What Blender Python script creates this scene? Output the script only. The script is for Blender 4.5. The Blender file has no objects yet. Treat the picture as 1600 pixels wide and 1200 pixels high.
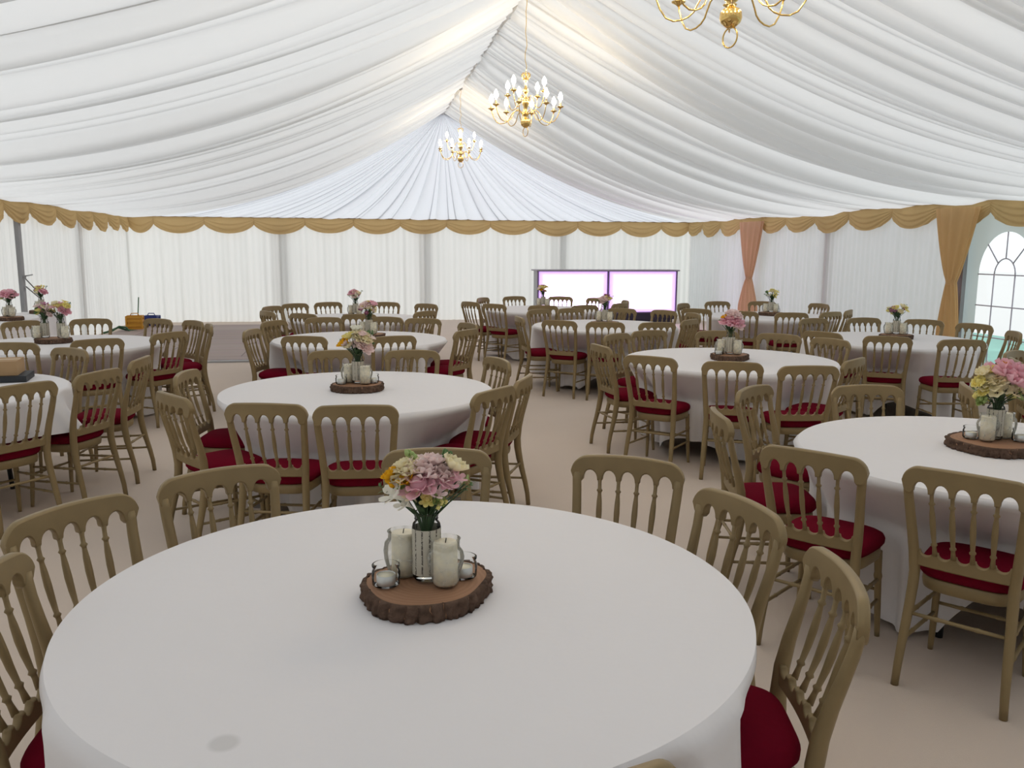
import bpy, math, random
from math import sin, cos, pi, radians as R, hypot, atan2, sqrt
from mathutils import Vector, Matrix, noise
C = bpy.context.scene.collection
SC = bpy.context.scene

# ------------------------------------------------------------------ camera
F, PITCH, YAW, ROLL, CAMZ = 1328.0, 0.1568555, 0.1837888, 0.0053838, 1.6968
cd = bpy.data.cameras.new('camera'); cam = bpy.data.objects.new('camera', cd); C.objects.link(cam)
cd.sensor_width = 36.0; cd.lens = 36.0 * F / 1600.0; cd.clip_start = 0.05; cd.clip_end = 300
_f = Vector((sin(YAW)*cos(PITCH), cos(YAW)*cos(PITCH), -sin(PITCH)))
_r = Vector((cos(YAW), -sin(YAW), 0)); _u = _r.cross(_f)
r2 = _r*cos(ROLL) + _u*sin(ROLL); u2 = _u*cos(ROLL) - _r*sin(ROLL)
m = Matrix((r2, u2, -_f)).transposed().to_4x4(); m.translation = Vector((0, 0, CAMZ))
cam.matrix_world = m
SC.camera = cam

# ------------------------------------------------------------------ world and exposure
w = bpy.data.worlds.new('world'); SC.world = w; w.use_nodes = True
bg = w.node_tree.nodes['Background']
bg.inputs['Color'].default_value = (0.93, 0.98, 1.0, 1); bg.inputs['Strength'].default_value = 1.27
SC.view_settings.view_transform = 'Standard'; SC.view_settings.look = 'None'
SC.view_settings.exposure = 0.0; SC.view_settings.gamma = 1.0; SC.view_settings.use_curve_mapping = False
sd = bpy.data.lights.new('sun', 'SUN'); sun = bpy.data.objects.new('sun', sd); C.objects.link(sun)   # veiled sun high behind the back wall
sd.energy = 1.9; sd.angle = R(18); sd.color = (1.0, .99, .98)
sun.rotation_euler = Vector((-.50, .86, .78)).to_track_quat('Z', 'Y').to_euler()
BULB, BARGLOW = 95.0, 5.0

# ------------------------------------------------------------------ tent numbers
XL, XR, YB, YF = -5.0, 8.40, 20.65, -2.5      # side walls, back wall, wall behind the camera
EZ, RZ, RX, RY = 2.385, 4.29, 1.755, 16.84    # eave, ridge height, ridge x, ridge end

# ------------------------------------------------------------------ materials
def nmat(name, col, rough=0.6, metal=0.0, spec=0.5, sheen=0.0, noise_s=None, noise_a=0.0, bump=None, bump_s=0.1, emis=None, es=0.0):
    mt = bpy.data.materials.new(name); mt.use_nodes = True
    nt = mt.node_tree; b = nt.nodes['Principled BSDF']
    b.inputs['Base Color'].default_value = (*col, 1); b.inputs['Roughness'].default_value = rough
    b.inputs['Metallic'].default_value = metal; b.inputs['Specular IOR Level'].default_value = spec
    if sheen: b.inputs['Sheen Weight'].default_value = sheen
    if emis: b.inputs['Emission Color'].default_value = (*emis, 1); b.inputs['Emission Strength'].default_value = es
    tc = nt.nodes.new('ShaderNodeTexCoord')
    if noise_s:
        n = nt.nodes.new('ShaderNodeTexNoise'); n.inputs['Scale'].default_value = noise_s; n.inputs['Detail'].default_value = 4
        nt.links.new(tc.outputs['Object'], n.inputs['Vector'])
        mx = nt.nodes.new('ShaderNodeMix'); mx.data_type = 'RGBA'
        mx.inputs[6].default_value = (*[c*(1-noise_a) for c in col], 1); mx.inputs[7].default_value = (*[min(1, c*(1+noise_a)) for c in col], 1)
        nt.links.new(n.outputs['Fac'], mx.inputs[0]); nt.links.new(mx.outputs[2], b.inputs['Base Color'])
    if bump:
        n2 = nt.nodes.new('ShaderNodeTexNoise'); n2.inputs['Scale'].default_value = bump; n2.inputs['Detail'].default_value = 3
        nt.links.new(tc.outputs['Object'], n2.inputs['Vector'])
        bp = nt.nodes.new('ShaderNodeBump'); bp.inputs['Strength'].default_value = bump_s; bp.inputs['Distance'].default_value = 0.01
        nt.links.new(n2.outputs['Fac'], bp.inputs['Height']); nt.links.new(bp.outputs['Normal'], b.inputs['Normal'])
    return mt

def fabric(name, dif, tra, fac, weave=None):
    """cloth that lets daylight through: diffuse + translucent"""
    mt = bpy.data.materials.new(name); mt.use_nodes = True
    nt = mt.node_tree; nt.nodes.remove(nt.nodes['Principled BSDF']); o = nt.nodes['Material Output']
    d = nt.nodes.new('ShaderNodeBsdfDiffuse'); d.inputs['Color'].default_value = (*dif, 1)
    t = nt.nodes.new('ShaderNodeBsdfTranslucent'); t.inputs['Color'].default_value = (*tra, 1)
    x = nt.nodes.new('ShaderNodeMixShader'); x.inputs[0].default_value = fac
    nt.links.new(d.outputs[0], x.inputs[1]); nt.links.new(t.outputs[0], x.inputs[2]); nt.links.new(x.outputs[0], o.inputs[0])
    if weave:
        tc = nt.nodes.new('ShaderNodeTexCoord'); n = nt.nodes.new('ShaderNodeTexNoise'); n.inputs['Scale'].default_value = weave
        nt.links.new(tc.outputs['Object'], n.inputs['Vector'])
        bp = nt.nodes.new('ShaderNodeBump'); bp.inputs['Strength'].default_value = 0.25; bp.inputs['Distance'].default_value = 0.01
        nt.links.new(n.outputs['Fac'], bp.inputs['Height'])
        nt.links.new(bp.outputs['Normal'], d.inputs['Normal']); nt.links.new(bp.outputs['Normal'], t.inputs['Normal'])
    return mt

def glassmat(name, tint, gl, frost=0.0):
    mt = bpy.data.materials.new(name); mt.use_nodes = True
    nt = mt.node_tree; nt.nodes.remove(nt.nodes['Principled BSDF']); o = nt.nodes['Material Output']
    tr = nt.nodes.new('ShaderNodeBsdfTransparent'); tr.inputs[0].default_value = (*tint, 1)
    g = nt.nodes.new('ShaderNodeBsdfGlossy'); g.inputs['Roughness'].default_value = 0.08
    lw = nt.nodes.new('ShaderNodeLayerWeight'); lw.inputs[0].default_value = gl
    x = nt.nodes.new('ShaderNodeMixShader'); nt.links.new(lw.outputs['Fresnel'], x.inputs[0])
    nt.links.new(tr.outputs[0], x.inputs[1]); nt.links.new(g.outputs[0], x.inputs[2])
    last = x
    if frost:
        d = nt.nodes.new('ShaderNodeBsdfDiffuse'); d.inputs[0].default_value = (.8, .8, .76, 1)
        y = nt.nodes.new('ShaderNodeMixShader')
        tc = nt.nodes.new('ShaderNodeTexCoord'); v = nt.nodes.new('ShaderNodeTexVoronoi'); v.inputs['Scale'].default_value = 60
        nt.links.new(tc.outputs['Object'], v.inputs['Vector'])
        mm = nt.nodes.new('ShaderNodeMath'); mm.operation = 'MULTIPLY'; mm.inputs[1].default_value = frost*2
        nt.links.new(v.outputs['Distance'], mm.inputs[0]); nt.links.new(mm.outputs[0], y.inputs[0])
        nt.links.new(x.outputs[0], y.inputs[1]); nt.links.new(d.outputs[0], y.inputs[2]); last = y
    nt.links.new(last.outputs[0], o.inputs[0])
    return mt

M = {}
M['roof'] = fabric('roof_lining', (.80, .795, .785), (.85, .86, .87), .42)
M['gable'] = fabric('gable_lining', (.78, .79, .81), (.84, .87, .93), .45)
M['wall_w'] = fabric('wall_lining', (.77, .76, .73), (.81, .81, .785), .44)
M['wall_r'] = fabric('wall_lining_right', (.76, .73, .73), (.86, .82, .83), .42)
M['pvc'] = fabric('wall_pvc', (.70, .73, .73), (.80, .87, .88), .34)
M['wall_f'] = fabric('wall_front_cloth', (.6, .58, .56), (.8, .78, .76), .16)
M['gold_cloth'] = fabric('gold_cloth', (.62, .445, .22), (.72, .50, .24), .26, 40)
M['gold_drape'] = fabric('gold_drape', (.70, .51, .27), (.90, .64, .34), .42, 40)
M['peach_drape'] = fabric('peach_drape', (.68, .46, .31), (.88, .58, .40), .38, 40)
M['cord'] = nmat('cord', (.20, .13, .07), .8)
M['cloth'] = nmat('table_linen', (.80, .775, .785), .85, spec=.1, sheen=.15, bump=9, bump_s=.25)
M['chair'] = nmat('chair_gold_paint', (.275, .200, .098), .45, metal=.1, spec=.35, noise_s=14, noise_a=.12)
M['seat'] = nmat('seat_red_fabric', (.150, .004, .016), .95, spec=.04, noise_s=60, noise_a=.12)
M['steel'] = nmat('grey_aluminium', (.30, .30, .31), .45, metal=.4, noise_s=5, noise_a=.1)
M['darkleg'] = nmat('black_steel', (.02, .02, .022), .5)
M['ply'] = nmat('table_ply', (.35, .22, .12), .6, noise_s=8, noise_a=.2)
M['brass'] = nmat('brass', (.86, .60, .22), .16, metal=1.0)
M['sleeve'] = nmat('candle_sleeve', (.85, .80, .66), .5)
M['bulb'] = nmat('lit_bulb', (1, .9, .7), .3, emis=(1.0, .80, .52), es=BULB)
M['glass'] = glassmat('clear_glass', (.97, .98, .97), .18)
M['frost'] = glassmat('textured_glass', (.97, .97, .95), .2, frost=.18)
M['wax'] = nmat('cream_wax', (.82, .76, .60), .5)
M['tin'] = nmat('tealight_tin', (.62, .62, .62), .35, metal=.6)
M['wick'] = nmat('wick', (.02, .02, .02), .9)
M['pebble'] = nmat('pebbles', (.34, .28, .25), .7, noise_s=80, noise_a=.4)
M['bark'] = nmat('bark', (.115, .072, .052), .95, spec=.15, noise_s=38, noise_a=.75, bump=60, bump_s=.9)
M['lead'] = nmat('carton', (.42, .27, .14), .8, noise_s=10, noise_a=.06)
M['black'] = nmat('black_card', (.018, .022, .028), .6)
M['yellow'] = nmat('yellow_plastic', (.60, .28, .02), .5)
M['blue'] = nmat('blue_plastic', (.02, .04, .22), .5)
M['green'] = nmat('green_cable', (.03, .10, .04), .6)
M['plinth'] = nmat('bar_plinth', (.012, .010, .03), .5)
M['stem'] = nmat('dark_stem', (.035, .075, .025), .6)
M['leaf'] = nmat('leaf', (.07, .15, .035), .55, noise_s=30, noise_a=.3)
M['lgreen'] = nmat('pale_green_bud', (.32, .42, .14), .6)
M['pink'] = fabric('pink_petal', (.95, .60, .68), (.95, .60, .68), .38)
M['pale'] = fabric('blush_petal', (.98, .82, .80), (.98, .82, .80), .38)
M['cream'] = fabric('cream_petal', (.98, .91, .66), (.98, .91, .66), .38)
M['white'] = fabric('white_petal', (.96, .95, .86), (.96, .95, .86), .38)
M['yel'] = fabric('yellow_petal', (.88, .50, .03), (.88, .50, .03), .38)
M['lem'] = fabric('lemon_petal', (.95, .86, .36), (.95, .86, .36), .38)
M['mauve'] = nmat('mauve_petal', (.45, .18, .28), .6)
M['centre'] = nmat('dark_flower_centre', (.05, .03, .02), .8)

def wood_face():
    mt = bpy.data.materials.new('sawn_wood'); mt.use_nodes = True; nt = mt.node_tree; b = nt.nodes['Principled BSDF']
    tc = nt.nodes.new('ShaderNodeTexCoord'); wv = nt.nodes.new('ShaderNodeTexWave'); wv.wave_type = 'RINGS'; wv.rings_direction = 'Z'
    wv.inputs['Scale'].default_value = 22; wv.inputs['Distortion'].default_value = 2.5; wv.inputs['Detail'].default_value = 3
    cr = nt.nodes.new('ShaderNodeValToRGB'); cr.color_ramp.elements[0].color = (.30, .155, .082, 1); cr.color_ramp.elements[1].color = (.345, .18, .10, 1)
    nt.links.new(tc.outputs['Object'], wv.inputs['Vector']); nt.links.new(wv.outputs['Fac'], cr.inputs[0])
    nt.links.new(cr.outputs[0], b.inputs['Base Color']); b.inputs['Roughness'].default_value = .75
    return mt
M['wood'] = wood_face()

def floor_mat():
    mt = nmat('floor_matting', (.62, .52, .445), .85, spec=.15, noise_s=1.2, noise_a=.05, bump=220, bump_s=.15)
    return mt
M['floor'] = floor_mat()

def parquet():
    mt = bpy.data.materials.new('wood_plank_floor'); mt.use_nodes = True; nt = mt.node_tree; b = nt.nodes['Principled BSDF']
    tc = nt.nodes.new('ShaderNodeTexCoord'); br = nt.nodes.new('ShaderNodeTexBrick')
    br.inputs['Color1'].default_value = (.33, .235, .215, 1); br.inputs['Color2'].default_value = (.40, .30, .27, 1)
    br.inputs['Mortar'].default_value = (.20, .14, .13, 1); br.inputs['Scale'].default_value = 1.0
    br.inputs['Mortar Size'].default_value = .012; br.inputs['Brick Width'].default_value = 2.4; br.inputs['Row Height'].default_value = .9
    nt.links.new(tc.outputs['Object'], br.inputs['Vector'])
    n = nt.nodes.new('ShaderNodeTexNoise'); n.inputs['Scale'].default_value = 2.0; n.inputs['Detail'].default_value = 6
    mp = nt.nodes.new('ShaderNodeMapping'); mp.inputs['Scale'].default_value = (1, 8, 1)
    nt.links.new(tc.outputs['Object'], mp.inputs[0]); nt.links.new(mp.outputs[0], n.inputs['Vector'])
    mx = nt.nodes.new('ShaderNodeMix'); mx.data_type = 'RGBA'; mx.blend_type = 'MULTIPLY'; mx.inputs[0].default_value = .35
    nt.links.new(br.outputs['Color'], mx.inputs[6]); nt.links.new(n.outputs['Color'], mx.inputs[7])
    nt.links.new(mx.outputs[2], b.inputs['Base Color']); b.inputs['Roughness'].default_value = .55
    return mt
M['parquet'] = parquet()

def grass():
    mt = nmat('grass', (.22, .42, .36), .9, noise_s=.8, noise_a=.4); return mt
M['grass'] = grass()

def paper():
    mt = bpy.data.materials.new('printed_paper'); mt.use_nodes = True; nt = mt.node_tree; b = nt.nodes['Principled BSDF']
    tc = nt.nodes.new('ShaderNodeTexCoord'); sp = nt.nodes.new('ShaderNodeSeparateXYZ'); nt.links.new(tc.outputs['Object'], sp.inputs[0])
    at = nt.nodes.new('ShaderNodeMath'); at.operation = 'ARCTAN2'; nt.links.new(sp.outputs['Y'], at.inputs[0]); nt.links.new(sp.outputs['X'], at.inputs[1])
    mu = nt.nodes.new('ShaderNodeMath'); mu.operation = 'MULTIPLY'; mu.inputs[1].default_value = 12; nt.links.new(at.outputs[0], mu.inputs[0])
    sn = nt.nodes.new('ShaderNodeMath'); sn.operation = 'SINE'; nt.links.new(mu.outputs[0], sn.inputs[0])
    gt = nt.nodes.new('ShaderNodeMath'); gt.operation = 'GREATER_THAN'; gt.inputs[1].default_value = .78; nt.links.new(sn.outputs[0], gt.inputs[0])
    ns = nt.nodes.new('ShaderNodeTexNoise'); ns.inputs['Scale'].default_value = 340; ns.inputs['Detail'].default_value = 1
    nt.links.new(tc.outputs['Object'], ns.inputs['Vector'])
    g2 = nt.nodes.new('ShaderNodeMath'); g2.operation = 'GREATER_THAN'; g2.inputs[1].default_value = .47; nt.links.new(ns.outputs['Fac'], g2.inputs[0])
    m2 = nt.nodes.new('ShaderNodeMath'); m2.operation = 'MULTIPLY'; nt.links.new(gt.outputs[0], m2.inputs[0]); nt.links.new(g2.outputs[0], m2.inputs[1])
    mx = nt.nodes.new('ShaderNodeMix'); mx.data_type = 'RGBA'; mx.inputs[6].default_value = (.50, .47, .39, 1); mx.inputs[7].default_value = (.07, .06, .05, 1)
    nt.links.new(m2.outputs[0], mx.inputs[0]); nt.links.new(mx.outputs[2], b.inputs['Base Color']); b.inputs['Roughness'].default_value = .7
    return mt
M['paper'] = paper()

def bar_panel():
    """acrylic front lit from inside, violet towards its edges (local X/Z within one panel, centred)"""
    mt = bpy.data.materials.new('lit_bar_front'); mt.use_nodes = True; nt = mt.node_tree; b = nt.nodes['Principled BSDF']
    tc = nt.nodes.new('ShaderNodeTexCoord'); sp = nt.nodes.new('ShaderNodeSeparateXYZ'); nt.links.new(tc.outputs['Generated'], sp.inputs[0])
    def edge(out, k):
        a = nt.nodes.new('ShaderNodeMath'); a.operation = 'SUBTRACT'; a.inputs[1].default_value = .5; nt.links.new(out, a.inputs[0])
        c = nt.nodes.new('ShaderNodeMath'); c.operation = 'ABSOLUTE'; nt.links.new(a.outputs[0], c.inputs[0])
        d = nt.nodes.new('ShaderNodeMapRange'); d.inputs[1].default_value = .5-k; d.inputs[2].default_value = .5; nt.links.new(c.outputs[0], d.inputs[0]); return d
    e1, e2 = edge(sp.outputs['X'], .10), edge(sp.outputs['Z'], .13)
    mxx = nt.nodes.new('ShaderNodeMath'); mxx.operation = 'MAXIMUM'; nt.links.new(e1.outputs[0], mxx.inputs[0]); nt.links.new(e2.outputs[0], mxx.inputs[1])
    cr = nt.nodes.new('ShaderNodeValToRGB'); cr.color_ramp.elements[0].color = (.84, .62, 1.0, 1); cr.color_ramp.elements[1].color = (.085, .04, .14, 1)
    e = cr.color_ramp.elements.new(.25); e.color = (.26, .20, .30, 1)
    e = cr.color_ramp.elements.new(.5); e.color = (.15, .095, .21, 1)
    nt.links.new(mxx.outputs[0], cr.inputs[0]); nt.links.new(cr.outputs[0], b.inputs['Emission Color']); b.inputs['Emission Strength'].default_value = BARGLOW
    b.inputs['Base Color'].default_value = (.8, .78, .85, 1)
    return mt
M['barlit'] = bar_panel()

# ------------------------------------------------------------------ helpers
class MB:
    def __init__(s): s.v = []; s.f = []; s.sm = []
    def box(s, c, d, rz=0, smooth=False):
        i = len(s.v); cx, cy, cz = c; a, b, h = d[0]/2, d[1]/2, d[2]/2
        for z in (-h, h):
            for x, y in ((-a, -b), (a, -b), (a, b), (-a, b)):
                s.v.append((cx+x*cos(rz)-y*sin(rz), cy+x*sin(rz)+y*cos(rz), cz+z))
        for q in ((3, 2, 1, 0), (4, 5, 6, 7), (0, 1, 5, 4), (1, 2, 6, 5), (2, 3, 7, 6), (3, 0, 4, 7)):
            s.f.append(tuple(i+k for k in q)); s.sm.append(False)
        return s
    def tube(s, pts, rad, n=8, cap=True, flat=1.0):
        pts = [Vector(p) for p in pts]; N = len(pts); rad = rad if isinstance(rad, (list, tuple)) else [rad]*N
        t0 = (pts[1]-pts[0]).normalized(); up = Vector((0, 0, 1)) if abs(t0.z) < .9 else Vector((0, 1, 0))
        a = t0.cross(up).normalized(); base = len(s.v)
        for k in range(N):
            t = (pts[min(k+1, N-1)]-pts[max(k-1, 0)]).normalized()
            a = (a - t*a.dot(t)).normalized(); b = t.cross(a)
            for j in range(n):
                g = 2*pi*j/n; s.v.append(tuple(pts[k] + (a*cos(g) + b*sin(g)*flat)*rad[k]))
        for k in range(N-1):
            for j in range(n):
                q = base+k*n; s.f.append((q+j, q+(j+1) % n, q+n+(j+1) % n, q+n+j)); s.sm.append(True)
        if cap:
            s.f.append(tuple(base+j for j in range(n))[::-1]); s.sm.append(False)
            s.f.append(tuple(base+(N-1)*n+j for j in range(n))); s.sm.append(False)
        return s
    def lathe(s, prof, n=24, c=(0, 0, 0), close=True):
        base = len(s.v)
        for r, z in prof:
            for j in range(n):
                g = 2*pi*j/n; s.v.append((c[0]+r*cos(g), c[1]+r*sin(g), c[2]+z))
        for k in range(len(prof)-1):
            for j in range(n):
                q = base+k*n; s.f.append((q+j, q+(j+1) % n, q+n+(j+1) % n, q+n+j)); s.sm.append(True)
        if close:
            s.f.append(tuple(base+j for j in range(n))[::-1]); s.sm.append(False)
            s.f.append(tuple(base+(len(prof)-1)*n+j for j in range(n))); s.sm.append(False)
        return s
    def grid(s, fn, nu, nv, wrapu=False):
        base = len(s.v); nuv = nu if wrapu else nu+1
        for j in range(nv+1):
            for i in range(nuv): s.v.append(tuple(fn(i/nu, j/nv)))
        for j in range(nv):
            for i in range(nu):
                a = base+j*nuv+i; b = base+j*nuv+(i+1) % nuv
                s.f.append((a, b, b+nuv, a+nuv)); s.sm.append(True)
        return s
    def ball(s, c, r, n=10, k=6, sz=1.0):
        prof = [(max(1e-4, r*sin(pi*i/k)), -r*cos(pi*i/k)*sz) for i in range(k+1)]
        return s.lathe(prof, n, c)
    def add(s, other, mat):
        b = len(s.v); s.v += [tuple(mat @ Vector(p)) for p in other.v]
        s.f += [tuple(b+i for i in f) for f in other.f]; s.sm += other.sm; return s
    def mesh(s, name, mat):
        me = bpy.data.meshes.new(name); me.from_pydata(s.v, [], s.f); me.polygons.foreach_set('use_smooth', s.sm)
        me.materials.append(mat); me.update(); return me
    def build(s, name, mat, parent=None, loc=None, rz=None):
        o = bpy.data.objects.new(name, s.mesh(name, mat)); C.objects.link(o)
        if parent: o.parent = parent
        if loc is not None: o.location = loc
        if rz is not None: o.rotation_euler = (0, 0, rz)
        return o

def tag(o, label, cat, group=None, kind=None):
    o['label'] = label; o['category'] = cat
    if group: o['group'] = group
    if kind: o['kind'] = kind
    return o
def empty(name, loc=(0, 0, 0), rz=0, label=None, cat=None, group=None):
    o = bpy.data.objects.new(name, None); C.objects.link(o); o.location = loc; o.rotation_euler = (0, 0, rz); o.empty_display_size = .1
    if label: tag(o, label, cat, group)
    return o
def struct(o): o['kind'] = 'structure'; return o
def copy_tree(root, loc, rz, parent=None):
    r = root.copy(); C.objects.link(r); r.parent = parent
    if parent is None: r.location = loc; r.rotation_euler = (0, 0, rz)
    for ch in root.children: copy_tree(ch, None, None, r)
    return r
def sm(x): x = max(0, min(1, x)); return x*x*(3-2*x)
def lerp(a, b, t): return a+(b-a)*t

# ------------------------------------------------------------------ shell: roof lining
rnd = random.Random(4)
def fold_table(total, wmin, wmax, seed):
    """irregular folds: (start, width, height, lean)"""
    rr = random.Random(seed); out = []; p = 0
    while p < total:
        wd = rr.uniform(wmin, wmax); out.append((p, wd, rr.uniform(.45, 1.0), rr.uniform(.25, .8))); p += wd
    return out
def fold_h(tb, q):
    lo, hi = 0, len(tb)-1
    while lo < hi:
        mid = (lo+hi+1)//2
        if tb[mid][0] <= q: lo = mid
        else: hi = mid-1
    p, wd, hh, ln = tb[lo]; t = (q-p)/wd
    t = max(0, min(1, t))
    # hanging fold: rises quickly on one side, falls slowly on the other
    return hh * (sin(pi*(t**(0.55+ln)))**.85 if 0 < t < 1 else 0)
def ridge_y(q):
    return q if q < 8 else 8 + (q-8)*(RY-8)/(YB-8)
def hip(s, side):
    """the seam from ridge end (s=0) to back corner (s=1)"""
    sag = .42 if side < 0 else .30
    X = XL if side < 0 else XR
    return (lerp(RX, X, s), lerp(RY, YB, s), lerp(RZ, EZ, s) - sag*4*s*(1-s)*(1-.25*s))
def fold_path(total, wmin, wmax, ovmax, seed, flat=.3, ovlim=.07):
    """cross-section of ruched cloth: list of (along, drop) with each fold lapping over the next"""
    rr = random.Random(seed); out = []; p = 0.0
    while p < total-wmax*1.3:
        wd = rr.uniform(wmin, wmax)*rr.choice((.45, .8, 1, 1.3)); ov = min(ovlim*rr.uniform(.6, 1), wd*rr.uniform(.1, ovmax))*(rr.random() > flat); hh = rr.uniform(.45, 1.0)*wd
        for i in range(13):
            t = i/12; out.append((p+(wd+ov)*t, hh*(.95*sin(pi*t**.8)**.8*(1-.25*t) + .30*t)))
        if ov > 0:
            out.append((p+wd+ov*.96, hh*.22)); out.append((p+wd+ov*.5, hh*.10)); out.append((p+wd, hh*.02))
        p += wd
    k = total/p
    return [(a*k, h) for a, h in out]
def mesh_path(path, fn, nv):
    """fn(q, drop, v) -> point"""
    mb = MB(); nu = len(path)
    for j in range(nv+1):
        for q, h in path: mb.v.append(tuple(fn(q, h, j/nv)))
    for j in range(nv):
        for i in range(nu-1):
            a = j*nu+i; mb.f.append((a, a+1, a+1+nu, a+nu)); mb.sm.append(True)
    return mb
def roof_side(side, seed):
    X = XL if side < 0 else XR
    L = YB-YF; path = fold_path(L, .10, .31, .36, seed, .06); f2 = fold_table(26, .03, .09, seed+9)
    def fn(qq, h, s):
        q = YF+qq; yr = ridge_y(q); q = min(q, YB)
        x = lerp(RX, X, s); y = lerp(yr, q, s) + .06*sin(q*1.7+seed)*sin(pi*s)
        sag = .42 + .05*sin(q*.9+side)
        if q > 14: sag = lerp(sag, .44 if side < 0 else .32, sm((q-14)/(YB-14)))
        z = lerp(RZ, EZ, s) - sag*4*s*(1-s)*(1-.25*s)
        edge = min(1, (YB-q)/.25)
        env = (.30 + .70*sin(pi*min(1, s*1.02)))*(1 if s < .96 else (1-s)/.04)
        if q > 12: env *= lerp(1, .85, (q-12)/9)
        z -= (h*.95 + fold_h(f2, qq)*.016)*env*edge
        return (x, y, z)
    return struct(mesh_path(path, fn, 30).build('ceiling', M['roof']))
roof_side(-1, 3); roof_side(1, 7)

def hip(s, side):
    sag = .44 if side < 0 else .32
    X = XL if side < 0 else XR
    return (lerp(RX, X, s), lerp(RY, YB, s), lerp(RZ, EZ, s) - sag*4*s*(1-s)*(1-.25*s))
def gable():
    path = fold_path(60, .5, 1.7, .16, 12, .35, 1)
    def fn(tt, h, s):
        t = min(1, tt/60); bx = lerp(XL, XR, t)
        zz = lerp(RZ, EZ, s); l = hip(s, -1); r = hip(s, 1)
        x = lerp(RX, bx, s); y = lerp(RY, YB, s)
        el, er = l[2]-zz, r[2]-zz
        e = el*(1-t)**2.5 + er*t**2.5 + (-.16*4*s*(1-s))*(1-(1-t)**2.5 - t**2.5)
        edge = min(1, t/.02, (1-t)/.02)
        d = h*.055*lerp(.3, 1, sm(t/.35))*min(1, .25+s*1.2)*(1 if s < .97 else (1-s)/.03)*edge
        return (x, y - d*.8, zz + e - d*.6)
    return struct(mesh_path(path, fn, 30).build('ceiling', M['gable']))
gable()
# ridge seam band and little hanging hooks
sb = MB()
for side in (-1, 1):
    pass
pts = [(RX, YF + i*(RY+.05-YF)/60, RZ - .03 + .012*sin(i*1.3)) for i in range(61)]
sb.tube(pts, [.018+.006*abs(sin(i*.8)) for i in range(61)], 8)
struct(sb.build('trim_1', M['roof']))

# front roof gable triangle behind the camera + walls
def pleat(u, seed, k=1.0):
    return (sin(u*5.1+seed) * .5 + sin(u*13.7+seed*2.1)*.35 + sin(u*31.0+seed*.7)*.2 + .25*abs(sin(u*8.3+seed*1.3)))*k
def wall(name, p0, p1, mat, seed, amp=.03, z0=0.0, z1=EZ+.02, nu=600, inward=(0, 1), breaks=()):
    L = hypot(p1[0]-p0[0], p1[1]-p0[1])
    def fn(u, v):
        d = u*L; z = lerp(z1, z0, v)
        a = amp*(.35+.65*v**.6)
        off = pleat(d, seed)*a + .012*sin(d*47+seed)*(.4+.6*v)
        for b in breaks:
            dd = d-b
            if abs(dd) < .10: off += .03*(1-abs(dd)/.10)
        if z1 > EZ+1: off *= 1
        off = max(-.03, off)
        return (lerp(p0[0], p1[0], u)+inward[0]*off, lerp(p0[1], p1[1], u)+inward[1]*off, z)
    return struct(MB().grid(fn, nu, 16).build(name, mat))
wall('wall_back', (XL-.05, YB), (XR+.08, YB), M['wall_w'], 1.3, .045, inward=(0, -1), breaks=(3.3, 6.65, 10.0), nu=900)
wall('wall_left', (XL, YF), (XL, YB+.06), M['wall_w'], 4.1, .045, inward=(1, 0), nu=1000, breaks=(19.9,))
wall('wall_right', (XR, 14.2), (XR, YB+.06), M['wall_r'], 2.2, .04, inward=(-1, 0), nu=400, breaks=(3.3,))
wall('wall_right', (XR-.01, 10.65), (XR-.01, 14.3), M['wall_r'], 5.2, .022, inward=(-1, 0), nu=240)
wall('wall_front', (XL, YF), (XR, YF), M['wall_f'], 2.2, .04, inward=(0, 1), nu=300)
g = MB(); g.v = [(XL, YF, EZ), (XR, YF, EZ), (RX, YF, RZ)]; g.f = [(0, 1, 2)]; g.sm = [False]
struct(g.build('wall_front', M['wall_f']))

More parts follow.
